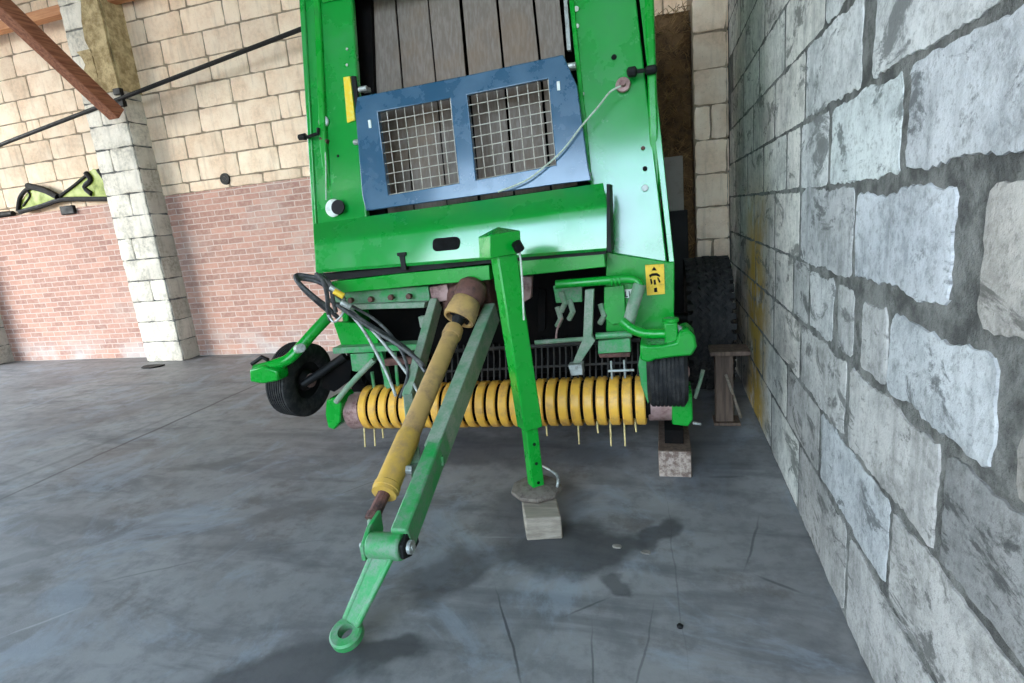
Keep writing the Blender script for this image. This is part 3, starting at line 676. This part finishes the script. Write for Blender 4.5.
# finger grid above the pickup
mb = MB()
for k in range(34):
    x = 440+k*6; yb = 384-(x-440)*.03
    mb.tube([at(x, yb-2, 3.28), at(x+.2, yb-24, 3.33), at(x-.5, yb-38, 3.42)], .006, n=5)
mb.tube([at(436, 352, 3.40), at(640, 340, 3.40)], .014, n=8); mb.tube([at(436, 372, 3.31), at(640, 362, 3.31)], .008, n=6)
part(mb, 'crop_guard', M['grate'])
# gearbox behind the shaft
mb = MB(); c = at(470, 292, 3.42); mb.box(c, (.34, .2, .3)); mb.revolve(c+Vector((0, -.1, -.02)), (0, -1, -.3), [(0, .12), (.06, .11), (.06, .07), (.12, .07)], 20); part(mb, 'gearbox', M['rust'], bevel=.02)
plate([(429, 287), (447, 284), (450, 300), (432, 303)], 3.3, .05, 'bracket', M['pinkrust'])
plate([(522, 277), (532, 276), (531, 298), (524, 302)], 3.3, .04, 'bracket', M['pinkrust'])
# right-hand tubes
def tb(pts, r, name, mat, smooth=0, n=14, **kw):
    mb = MB(); mb.tube([at(*p) for p in pts], r, n=n, smooth=smooth); return part(mb, name, mat, **kw)
tb([(556, 284.5, 3.17), (600, 281, 3.17), (626, 279, 3.17), (637, 281, 3.17), (640, 288, 3.16)], .026, 'tube_rail', G, 3)
tb([(640, 284, 3.16), (634, 303, 3.16), (628, 325, 3.17)], .036, 'tube_arm', GD, 2, label='dusty grey-green tube arm')
mb = MB()
for x in (612, 616, 620): mb.revolve(at(x, 281.7-(x-600)*.07, 3.17), (1, 0, 0), [(-.006, .028), (0, .030), (.006, .028)], 14)
part(mb, 'tube_collar', G)
plate([(604, 287), (624, 285), (626, 322), (612, 325), (604, 318)], 3.28, .05, 'gusset', G)
plate([(585, 290), (594, 289), (592, 335), (595, 341), (581, 362), (580, 371), (572, 371), (573, 362), (583, 338)], 3.16, .04, 'strut', GD)
plate([(568, 365), (582, 364), (583, 375), (571, 376)], 3.12, .07, 'strut_foot', M['steel'])
tb([(535, 342.5, 3.2), (584, 339, 3.2)], .014, 'thin_rail', GD)
tb([(596, 336, 3.2), (632, 334, 3.2)], .02, 'thin_rail', GG)
plate([(598, 341), (630, 338), (631, 352), (598, 354)], 3.22, .06, 'side_box', GG)
plate([(598, 354), (630, 352), (630, 357), (600, 358)], 3.24, .05, 'side_box_base', M['rust'])
tb([(622, 321, 3.14), (632, 329, 3.12), (646, 333.5, 3.1), (668, 333.5, 3.08)], .028, 'tube_rail', G, 3)
tb([(608, 371, 3.2), (634, 370, 3.2)], .008, 'tie_rod', M['steel']); tb([(611, 361, 3.2), (612, 379, 3.2)], .006, 'tie_rod', M['steel']); tb([(624, 360, 3.2), (625, 378, 3.2)], .006, 'tie_rod', M['steel'])
for (x, y) in ((562, 300), (570, 308), (601, 312), (558, 315)):
    mb = MB(); c = at(x, y, 3.3); mb.tube([c+Vector((0, 0, .05)), c+Vector((.02, -.02, -.02)), c+Vector((-.01, 0, -.07))], .018, n=8); part(mb, 'linkage', GD)
tb([(562, 318, 3.25), (557, 330, 3.22), (556, 342, 3.22)], .006, 'spring', M['pinkrust'], 3)
plate([(553, 286), (582, 285), (582, 302), (556, 303)], 3.3, .04, 'bracket', GG)
# right gauge wheel: bracket arm, post, tyre
W0 = at(667, 366, 3.12); wr = .20
cR = Vector((W0.x, 3.22, at(667, 372, 3.22).z))
def gauge_wheel(c, r, w, ax, name='gauge_wheel'):
    mb = MB(); h = w/2; prof = [(-h*.75, r*.5), (-h*.95, r*.62), (-h, r*.82), (-h*.86, r*.95)]
    for k in range(9):
        u = -h*.8+1.6*h*k/8; prof += [(u-.0045, r*.995), (u-.003, r*.965), (u+.003, r*.965), (u+.0045, r*.995)] if 0 < k < 8 else [(u, r*.99)]
    prof += [(h*.86, r*.95), (h, r*.82), (h*.95, r*.62), (h*.75, r*.5)]
    mb.revolve(c, ax, prof, 40, closed=True); t = part(mb, name, M['tyre'], label=None)
    mb = MB(); mb.revolve(c, ax, [(-h*.9, .0001), (-h*.9, r*.22), (-h*.5, r*.3), (-h*.7, r*.52), (h*.7, r*.52), (h*.5, r*.3), (h*.9, r*.22), (h*.9, .0001)], 24); part(mb, 'wheel_hub', BK, t)
    mb = MB(); e_ = c+Vector(ax)*h*.85; mb.revolve(e_, ax, [(0, r*.2), (.02, r*.19), (.03, r*.1), (.03, .0001)], 16); part(mb, 'hub_cap', M['pinkrust'], t)
    return t
gauge_wheel(cR, .205, .225, (1, 0, 0))
arm = [(640, 344), (648, 346), (664, 345), (676, 342), (680, 332), (688, 329), (695, 336), (697, 347), (692, 356), (676, 357), (655, 360), (648, 363), (640, 360)]
mb = MB(); P = [at(x, y, 3.0) for x, y in arm]; mb.prism(P, (0, .2, 0)); part(mb, 'wheel_bracket', G, bevel=.012)
mb = MB(); c = at(671, 331, 3.08); mb.box(c+Vector((0, .0, -.01)), (.07, .09, .13)); mb.revolve(c+Vector((0, 0, .055)), (0, 0, 1), [(0, .045), (.02, .045), (.02, .0001)], 14); part(mb, 'bracket_post', G, bevel=.008)
mb = MB(); A = [(642, 344), (652, 346), (655, 362), (652, 392), (648, 404), (641, 385), (638, 365)]; mb.prism([at(x, y, 3.14) for x, y in A], (0, .03, 0)); part(mb, 'wheel_arm', GG, bevel=.004)
tb([(676, 326, 3.1), (680, 328, 3.08), (681, 336, 3.06)], .012, 'pin', M['steel'])
# left gauge wheel
cL = at(301, 379, 3.35)
axl = Vector((1, -.08, -.1)).normalized()
gauge_wheel(cL, .275, .19, axl)
tb([(329, 316, 3.3), (313, 333, 3.2), (298, 350, 3.12), (287, 360, 3.08), (270, 366, 3.06), (256, 370, 3.05)], .038, 'wheel_arm', G, 4)
mb = MB(); mb.prism([at(x, y, 3.0) for x, y in [(249, 370), (262, 366), (277, 371), (278, 381), (262, 384), (250, 382)]], (0, .12, 0)); part(mb, 'arm_bracket', G, bevel=.012)
tb([(252, 364, 3.05), (262, 357, 3.05), (268, 360, 3.05)], .014, 'pin', BK); tb([(298, 349, 3.06), (301, 348, 3.0)], .03, 'bolt', M['steel'])
tb([(303, 384, 3.25), (322, 372, 3.3), (345, 356, 3.34)], .03, 'axle_arm', BK)
plate([(322, 366), (344, 357), (352, 362), (350, 380), (334, 392), (322, 388)], 3.36, .05, 'side_plate', M['chamber'])
# pickup: bands, reel, tines, ends
pz = lambda x: .363 + (x+2.12)*.026     # the pickup hangs slightly higher at its right end
PY, PR = 3.35, .158
mb = MB(); mb.tube([(-2.13, PY, pz(-2.13)), (-.11, PY, pz(-.11))], .118, n=24); reel = part(mb, 'pickup_reel', M['chamber'])
NB = 25; x0b, pitch = -2.105, .0795
for i in range(NB):
    xa = x0b+i*pitch; xb = xa+.061; mb = MB(); V = []; Fc = []; n = 22; z = pz((xa+xb)/2)
    for k in range(n+1):
        a = math.radians(-130+255*k/n); a2 = a  # from underneath round the front to the top
        sy, cz = -math.cos(a-math.radians(0)), math.sin(a)
        for (xx, r) in ((xa, PR-.01), (xa+.008, PR), (xb-.008, PR), (xb, PR-.01), (xb-.004, PR-.018), (xa+.004, PR-.018)): V.append(Vector((xx, PY+sy*r, z+cz*r)))
    for k in range(n):
        for j in range(6): Fc.append((k*6+j, k*6+(j+1) % 6, (k+1)*6+(j+1) % 6, (k+1)*6+j))
    Fc += [tuple(range(6)), tuple(range(n*6+5, n*6-1, -1))]
    mb.add(V, Fc); part(mb, 'pickup_band', M['yellow'], smooth=50)
for (x, y0, y1) in ((364, 431, 447), (374, 431, 446), (382, 430, 438), (431, 428, 434), (546, 428, 436), (578, 428, 444), (597, 427, 433), (610, 425, 446), (624, 425, 446), (635, 425, 432)):
    a, b = at(x, y0-6, 3.3), at(x+1.2, y1, 3.28); mb = MB(); mb.tube([a, b], .006, n=6); part(mb, 'tine', M['straw_tine'], reel)
mb = MB(); a, b = Vector((-2.24, PY, pz(-2.24)-.03)), Vector((-2.12, PY, pz(-2.12)-.02)); mb.tube([a, b], .13, n=24); part(mb, 'end_pipe', M['pinkrust'], bevel=.006)
mb = MB(); mb.prism([at(x, y, 3.2) for x, y in [(326, 400), (337, 397), (341, 404), (340, 422), (334, 430), (328, 428), (325, 415)]], (0, .2, 0)); part(mb, 'end_plate', G, bevel=.01)
tb([(336, 402, 3.15), (347, 388, 3.15), (362, 372, 3.18), (374, 360, 3.2)], .02, 'support_arm', GD, 2)
mb = MB(); a, b = Vector((-.125, PY, pz(-.12)-.03)), Vector((.03, PY, pz(0)-.03)); mb.tube([a, b], .105, n=24); part(mb, 'end_pipe', M['pinkrust'], bevel=.006)
mb = MB(); P = [at(x, y, 3.22) for x, y in [(672, 400), (684, 396), (692, 393), (693, 420), (688, 427), (672, 425)]]; mb.prism(P, (0, .24, 0)); part(mb, 'end_plate', G, bevel=.01)
# skid resting on the timber block
mb = MB(); mb.box(((X0+X1)/2-.0, 3.38, .215), (.11, .3, .088)); part(mb, 'skid', M['chamber'], bevel=.004)
tb([(695, 398, 3.5), (700, 382, 3.5), (703, 370, 3.5)], .012, 'rod', GD); tb([(693, 423, 3.45), (701, 424, 3.45)], .01, 'pin', M['steel'])
# main tyres
def big_tyre(cx, w):
    c = Vector((cx, 4.86, .57)); r, h = .555, w/2; mb = MB()
    prof = [(-h*.6, r*.55), (-h*.95, r*.66), (-h, r*.8), (-h*.92, r*.92), (-h*.7, r*.985), (0, r), (h*.7, r*.985), (h*.92, r*.92), (h, r*.8), (h*.95, r*.66), (h*.6, r*.55)]
    mb.revolve(c, (1, 0, 0), prof, 56, closed=True)
    N = 60   # zigzag tread ribs
    for j, u in enumerate((-.72, -.36, 0, .36, .72)):
        V = []; Fc = []
        for k in range(N*2):
            a = PI*k/N; zz = (.03 if k % 2 else -.03)
            for (du, rr) in ((-.022, r*.985), (-.018, r*1.025), (.018, r*1.025), (.022, r*.985)):
                V.append(c+Vector((u*h+zz*.3+du, math.cos(a)*(rr-abs(u)*.012), math.sin(a)*(rr-abs(u)*.012))))
        n2 = N*2
        for k in range(n2):
            for q in range(3): Fc.append((k*4+q, k*4+q+1, ((k+1) % n2)*4+q+1, ((k+1) % n2)*4+q))
        mb.add(V, Fc)
    for k in range(44):
        a = 2*PI*k/44; Rm = Matrix.Rotation(a, 3, 'X')
        for sgn in (-1, 1): mb.box(c+Rm @ Vector((sgn*h*.9, r*.965, 0)), (.045, .05, .045), Rm)
    t = part(mb, 'tyre', M['tyre'])
    mb = MB(); mb.revolve(c, (1, 0, 0), [(-h*.55, r*.57), (-h*.4, r*.5), (-h*.1, r*.3), (-h*.1, .0001)], 32); mb.revolve(c, (1, 0, 0), [(h*.55, r*.57), (h*.4, r*.5), (h*.1, r*.3), (h*.1, .0001)], 32); part(mb, 'rim', M['label'], t)
big_tyre(.335, .335); big_tyre(-2.46, .3)
mb = MB(); mb.tube([(-2.5, 4.86, .62), (.3, 4.86, .62)], .05, n=12); part(mb, 'axle', BK)
# drawbar: two converging legs, clevis, hitch arm with eye
CL = at(388, 546, 1.76)
tb_ = lambda pts, w, name, mat, **kw: bar(pts, w, 0, name, mat, **kw)
# right leg: upper narrower beam and lower heavier section
r0 = at(492, 312, 3.3); r1 = at(435, 455, 2.24); r2 = at(402, 540, 1.78)
def beam(a, b, w, h, name, mat, bev=.006, roll=0, **kw):
    d = (b-a).normalized(); x = d.cross(Vector((0, 0, 1))).normalized(); z = x.cross(d)
    Rm = Matrix((x, d, z)).transposed() @ Matrix.Rotation(roll, 3, 'Y'); mb = MB(); mb.box((a+b)/2, (w, (b-a).length, h), Rm); return part(mb, name, mat, bevel=bev, **kw)
beam(r0, r1, .075, .14, 'drawbar_leg', GD, label='dusty upper part of the right drawbar leg')
beam(r1 + (r0-r1).normalized()*.1, r2, .075, .125, 'drawbar_leg', GG, .01)
l0 = at(436, 303, 3.3); l1 = at(409, 400, 2.72); l2 = at(416, 470, 2.2)
beam(l0, l1, .055, .10, 'drawbar_leg', GD)
beam(l1, l2, .055, .10, 'drawbar_brace', GD)
# clevis
xd = Vector((1, 0, .03)).normalized()
mb = MB(); mb.tube([CL-xd*.08, CL+xd*.07], .055, n=20); part(mb, 'clevis_barrel', GG, bevel=.008)
mb = MB(); mb.tube([CL-xd*.125, CL+xd*.115], .014, n=12); mb.revolve(CL+xd*.095, xd, [(0, .028), (.015, .028), (.015, .0001)], 18); part(mb, 'clevis_pin', M['steel'])
mb = MB(); e = CL+xd*.072; mb.prism([e+Vector((0, .08, .06)), e+Vector((0, .02, .06)), e+Vector((0, -.04, .03)), e+Vector((0, -.04, -.03)), e+Vector((0, .02, -.055)), e+Vector((0, .1, -.04))], (.018, 0, 0)); part(mb, 'clevis_plate', BK, bevel=.004)
mb = MB(); e = CL-xd*.082; mb.prism([e+Vector((0, .12, .09)), e+Vector((0, .02, .07)), e+Vector((0, -.05, .02)), e+Vector((0, -.05, -.04)), e+Vector((0, .02, -.06)), e+Vector((0, .12, 0))], (-.018, 0, 0)); part(mb, 'clevis_plate', GG, bevel=.004)
EY = onz(347, 634, .075)
def hitch():
    d = (EY-CL); L = d.length; d.normalize(); x = Vector((1, 0, 0)); x = (x-d*x.dot(d)).normalized(); nrm = x.cross(d)
    if nrm.z < 0: nrm = -nrm
    mb = MB(); P = []
    for (u, w) in ((.0, .042), (.10, .039), (.22, .034), (L-.045, .030)): P.append((u, w))
    poly = [CL+d*u+x*w for u, w in P] + [CL+d*u-x*w for u, w in P[::-1]]
    mb.prism([p+nrm*.02 for p in poly], nrm*-.04)
    for s_ in (-1, 1): # raised edge ribs
        q = [CL+d*u+x*(w*s_) for u, w in P]; mb.tube([p+nrm*.012 for p in q], .014, n=8)
    o = part(mb, 'hitch_arm', GG, bevel=.006)
    mb = MB(); mb.revolve(EY, (nrm*.6+Vector((0, .0, 1))).normalized(), [(-.022, .030), (-.022, .058), (-.014, .066), (.014, .066), (.022, .058), (.022, .030)], 32, closed=True); part(mb, 'hitch_eye', GG, o)
hitch()
for (x, y, Y) in ((412, 470, 2.12),):
    mb = MB(); c = at(x, y, Y); mb.revolve(c, (-1, -.3, .2), [(0, .022), (.03, .022), (.03, .0001)], 6); part(mb, 'bolt', M['steel'], bevel=.002)
mb = MB(); c = at(433, 462, 2.2); mb.box(c, (.10, .04, .05), Matrix.Rotation(.5, 3, 'Z')); part(mb, 'clamp', GG, bevel=.004)
# drive shaft
p_top = at(453, 332, 3.0); p_mid = at(408, 438, 2.28); p_bot = at(384, 494, 1.98); axd = (p_bot-p_top).normalized()
pm = p_top + axd*((p_mid-p_top).length); pe = p_top+axd*((p_bot-p_top).length)
mb = MB(); mb.tube([p_top, pm], .052, n=24); sh = part(mb, 'drive_shaft', M['ptocup'], label='worn tan upper drive shaft guard tube', bevel=.003)
mb = MB(); mb.tube([pm-axd*.02, pm, pe-axd*.05, pe-axd*.045, pe-axd*.02, pe-axd*.018, pe], [.052, .058, .058, .062, .062, .058, .058], n=24); part(mb, 'shaft_sleeve', M['pto'], sh, label='yellow lower drive shaft guard sleeve')
pr = at(372, 520, 1.88); dr = (pr-pe).normalized()
mb = MB(); mb.tube([pe-axd*.02, pr], .030, n=10); mb.tube([pr-dr*.03, pr], .036, n=10); part(mb, 'shaft_end', M['rust'], sh, bevel=.002)
tb([(370, 520, 1.88), (371, 532, 1.84), (376, 541, 1.8)], .012, 'shaft_support', GD, 2)
cc = at(463, 310, 3.1); ca = (p_top-cc).normalized()
mb = MB(); mb.revolve(cc, ca, [(-.08, .07), (-.06, .088), (-.0, .096), (.05, .1), (.07, .096), (.07, .082), (.0, .078), (-.06, .055)], 28, closed=True); cup = part(mb, 'shaft_cone', M['ptocup'], sh)
mb = MB(); mb.revolve(cc, ca, [(-.1, .0001), (-.1, .05), (.04, .05), (.09, .035), (.12, .03)], 16)
for k in range(4):
    a_ = k*PI/2; x_ = ca.orthogonal().normalized(); y_ = ca.cross(x_); mb.tube([cc+ca*.05+(x_*math.cos(a_)+y_*math.sin(a_))*.02, cc+ca*.05+(x_*math.cos(a_)+y_*math.sin(a_))*.065], .018, n=8)
part(mb, 'universal_joint', BK, cup)
mb = MB(); mb.revolve(p_top, axd, [(-.03, .035), (-.03, .055), (.03, .060), (.05, .056), (.05, .035)], 24, closed=True); part(mb, 'shaft_collar', M['ptocup'], sh)
mb = MB(); q = cc-ca*.07; mb.revolve(q, -ca, [(0, .08), (.02, .095), (.06, .098), (.10, .095), (.13, .07)], 24); part(mb, 'shaft_bell', M['rust'], sh)
# parking jack
JY = 2.66
jt = at(500, 238, JY); jb = at(530, 427, JY); jf = at(537, 492, JY+.0); jd = (jf-jt).normalized()
def post(a, b, w, name, mat, rot, bev=.006, parent=BAL, **kw):
    z = (a-b).normalized(); x = Vector((0, -1, 0)).cross(z).normalized(); y = z.cross(x); Rm = Matrix((x, y, z)).transposed() @ Matrix.Rotation(rot, 3, 'Z')
    mb = MB(); mb.box((a+b)/2, (w, w, (a-b).length), Rm); return part(mb, name, mat, parent, bevel=bev, **kw), Rm
jtop = at(503, 252, JY)
jack, Rm = post(jtop, jb, .106, 'jack_tube', G, math.radians(38), .008)
inner, Rm2 = post(jb+(jtop-jb).normalized()*.1, jf, .07, 'jack_leg', G, math.radians(38), .006, parent=jack)
nface = Rm2 @ Vector((1, 0, 0)); 
for cand in (Vector((0, -1, 0)), Vector((1, 0, 0)), Vector((0, 1, 0)), Vector((-1, 0, 0))):
    v_ = Rm2 @ cand
    if v_.dot(Vector((.4, -1, 0))) > nface.dot(Vector((.4, -1, 0))): nface = v_
for (x, y) in ((529, 442), (531.5, 461), (534.5, 480)):
    t = (y-427)/(492-427); c = jb.lerp(jf, t)+nface*.0355
    mb = MB(); mb.revolve(c, nface, [(-.002, .009), (.001, .009), (.001, .0001)], 12); part(mb, 'pin_hole', M['ink'], jack)  # flat black disc painting the dark inside of the pin hole
hz = (jtop-jb).normalized()
xh = Rm @ Vector((1, 0, 0)); yh = Rm @ Vector((0, 1, 0)); w = .082
hb = at(500, 256, JY); ht = at(499, 234, JY)
mb = MB(); V = [hb+xh*w*sx+yh*w*sy for sx, sy in ((-1, -1), (1, -1), (1, 1), (-1, 1))]+[ht+xh*w*sx+yh*w*sy for sx, sy in ((-1, -1), (1, -1), (1, 1), (-1, 1))]+[ht+hz*.035]
mb.add(V, [(0, 3, 2, 1), (0, 1, 5, 4), (1, 2, 6, 5), (2, 3, 7, 6), (3, 0, 4, 7), (4, 5, 8), (5, 6, 8), (6, 7, 8), (7, 4, 8)]); part(mb, 'jack_cap', G, jack, bevel=.005)
mb = MB(); e0 = at(517, 243, JY-.05); mb.tube([e0, at(521, 262, JY-.06), at(524, 320, JY-.06)], .005, n=6, smooth=2); part(mb, 'pull_cord', M['cord'], jack)
mb = MB(); mb.tube([at(516, 243, JY-.08), at(520, 250, JY-.06)], .025, n=10); part(mb, 'crank_socket', BK, jack)
fp = Vector((jf.x, jf.y, BZ))
mb = MB(); mb.revolve(Vector((jf.x+.0, jf.y, BZ)), (0, 0, 1), [(0.0, .0001), (0, .13), (.012, .142), (.03, .142), (.045, .09), (.05, .0001)], 9)
part(mb, 'foot_plate', M['cast'], jack, bevel=.003)
mb = MB(); mb.tube([Vector((jf.x, jf.y, BZ+.03)), jf], .05, n=12); part(mb, 'foot_neck', M['cast'], jack)
tb([(543, 466, JY+.15), (556, 474, JY+.05), (558, 482, JY), (556, 490, JY)], .008, 'pin_ring', M['steel'], 3)
beam(at(505, 290, JY+.05), at(500, 283, 3.28), .07, .09, 'jack_mount', G)
# hoses and cables
def hose(pts, r, name='hose', mat='hose'): return tb(pts, r, name, M[mat], 5, 8)
hose([(345, 300, 3.12), (325, 281, 3.1), (305, 276, 3.08), (296, 276, 3.05), (299, 283, 3.0), (312, 295, 3.02), (326, 306, 3.08), (338, 318, 3.12)], .016)
hose([(346, 303, 3.1), (322, 284, 3.08), (304, 279, 3.06), (297, 280, 3.0), (304, 290, 3.0), (318, 303, 3.05), (330, 313, 3.1)], .014)
hose([(316, 274, 3.02), (323, 281, 3.0), (327, 295, 3.0), (328, 310, 3.02), (330, 320, 3.05)], .014)
hose([(320, 275, 3.08), (330, 284, 3.04), (333, 300, 3.02), (336, 312, 3.04)], .014)
hose([(328, 315, 3.0), (334, 322, 3.0), (341, 316, 3.0), (345, 307, 3.04), (344, 299, 3.1)], .007, 'cable', 'steel')
hose([(330, 300, 3.05), (350, 314, 3.0), (374, 330, 2.95), (395, 343, 2.85), (412, 355, 2.75), (424, 366, 2.7)], .013)
hose([(338, 304, 3.08), (356, 316, 3.0), (384, 334, 2.95), (408, 350, 2.85), (426, 372, 2.7)], .013)
hose([(345, 308, 3.04), (362, 328, 3.0), (376, 352, 2.95), (388, 376, 2.9), (396, 396, 2.85)], .010, 'cable', 'steel')
hose([(350, 309, 3.04), (372, 330, 3.0), (394, 356, 2.9), (410, 378, 2.8), (418, 392, 2.7)], .010, 'cable', 'steel')
hose([(352, 306, 3.1), (378, 322, 3.0), (398, 345, 2.9), (408, 372, 2.8), (400, 398, 2.7)], .010)
for (x, y, r, n_, m_) in ((334, 291, .02, 'coupling', 'label'), (341, 302, .02, 'coupling', 'steel'), (330, 287, .016, 'coupling', 'steel')):
    mb = MB(); c = at(x, y, 3.0); mb.tube([c, c+Vector((.05, .02, -.04))], r, n=10); part(mb, n_, M[m_], bevel=.002)
# latches, bolts and cords on the panels
mb = MB(); mb.tube(LP([(301, 137), (308, 137), (316, 134), (318, 134), (318, 128)], 3.31), .012, n=8); mb.revolve(lean(303, 137, 3.31), (1, 0, 0), [(-.03, .02), (.02, .024), (.03, .012)], 10); part(mb, 'latch_handle', BK)
mb = MB(); c = lean(324, 122, 3.35); mb.revolve(c, (0, -1, .2), [(0, .04), (.012, .038), (.014, .02), (.02, .018), (.02, .0001)], 20); part(mb, 'round_bolt', M['steel'])
mb = MB(); c = lean(325, 141, 3.34); mb.tube([c+Vector((-.03, 0, .02)), c, c+Vector((.02, 0, -.01))], .018, n=10); part(mb, 'cord_guide', M['rust'])
mb = MB(); mb.tube(LP([(325, 142), (326, 170), (326, 200)], 3.33), .005, n=6); part(mb, 'pull_cord', M['cord'])
mb = MB(); c = lean(332, 208, 3.31); mb.revolve(c+Vector((0, .02, 0)), (0, -1, .2), [(0, .062), (.006, .062), (.012, .055), (.010, .02), (.016, .018), (.016, .0001)], 28); part(mb, 'round_cap', M['white'], label='round white plastic cap')
mb = MB(); mb.revolve(c+Vector((.045, .01, 0)), (0, -1, .2), [(0, .05), (.012, .05), (.012, .0001)], 20); part(mb, 'cap_clip', BK)
mb = MB(); mb.tube(LP([(632, 72), (640, 71), (649, 70), (655, 70)], 3.3), .012, n=8); mb.revolve(lean(632, 72, 3.3), (1, 0, 0), [(-.03, .012), (-.02, .03), (.02, .03), (.03, .012)], 10); mb.revolve(lean(650, 70, 3.3), (1, 0, 0), [(-.03, .012), (-.02, .026), (.03, .026), (.04, .012)], 10); part(mb, 'latch_handle', BK)
for (x, y, r, m_, n_) in ((614, 57, .016, 'ink', 'hole'), (645, 168.5, .014, 'ink', 'hole'), (645, 188, .02, 'steel', 'bolt'), (643, 148, .012, 'rust', 'bolt'), (577, 26, .014, 'cord', 'rivet'), (576, 9, .018, 'cord', 'rivet'), (580, 79, .012, 'cord', 'rivet'), (582, 94, .014, 'cord', 'rivet'), (338, 156, .01, 'ink', 'hole'), (347, 49, .01, 'cord', 'rivet'), (347, 65, .01, 'cord', 'rivet')):
    mb = MB(); c = lean(x, y, 3.352); mb.revolve(c, (0, -1, .2), [(0, r), (.004, r*.9), (.004, .0001)], 12); part(mb, n_, M[m_])  # holes are flat black discs, their dark inside put into the colour
mb = MB(); c = lean(623, 85, 3.34); mb.revolve(c, (0, -1, .2), [(0, .045), (.012, .042), (.016, .02), (.04, .018), (.04, .0001)], 18); part(mb, 'cord_guide', M['pinkrust'])
mb = MB(); mb.tube(LP([(621, 86), (610, 92), (598, 107), (580, 128), (563, 150), (543, 168), (525, 181), (498, 192)], 3.24), .0055, n=6, smooth=4); part(mb, 'pull_cord', M['cord'])
plate([(538, 288), (546, 290), (545, 330), (538, 332)], 3.5, .04, 'inner_bracket', M['chamber'])
# ------------------------------------------------------------------ light
w = bpy.data.worlds.new('sky'); bpy.context.scene.world = w; w.use_nodes = True; nt = w.node_tree; bg = nt.nodes['Background']
tc = nt.nodes.new('ShaderNodeTexCoord'); sp = nt.nodes.new('ShaderNodeSeparateXYZ'); nt.links.new(tc.outputs['Generated'], sp.inputs[0])
cr = nt.nodes.new('ShaderNodeValToRGB'); nt.links.new(sp.outputs[2], cr.inputs[0])
e = cr.color_ramp.elements; e[0].position = 0.0; e[0].color = (.30, .29, .27, 1); e[1].position = .03; e[1].color = (.76, .92, 1, 1)
k = e.new(.5); k.color = (.50, .72, 1.0, 1)
nt.links.new(cr.outputs[0], bg.inputs[0]); bg.inputs[1].default_value = 5.8
sd = bpy.data.lights.new('daylight', 'SUN'); so = bpy.data.objects.new('daylight', sd); C.objects.link(so)
sd.energy = 2.9; sd.angle = math.radians(34); sd.color = (1.0, .90, .76)
so.rotation_euler = Vector((.72, .62, -.28)).to_track_quat('-Z', 'Y').to_euler()
for o in bpy.data.objects:
    if '_w' in o.keys(): del o['_w']
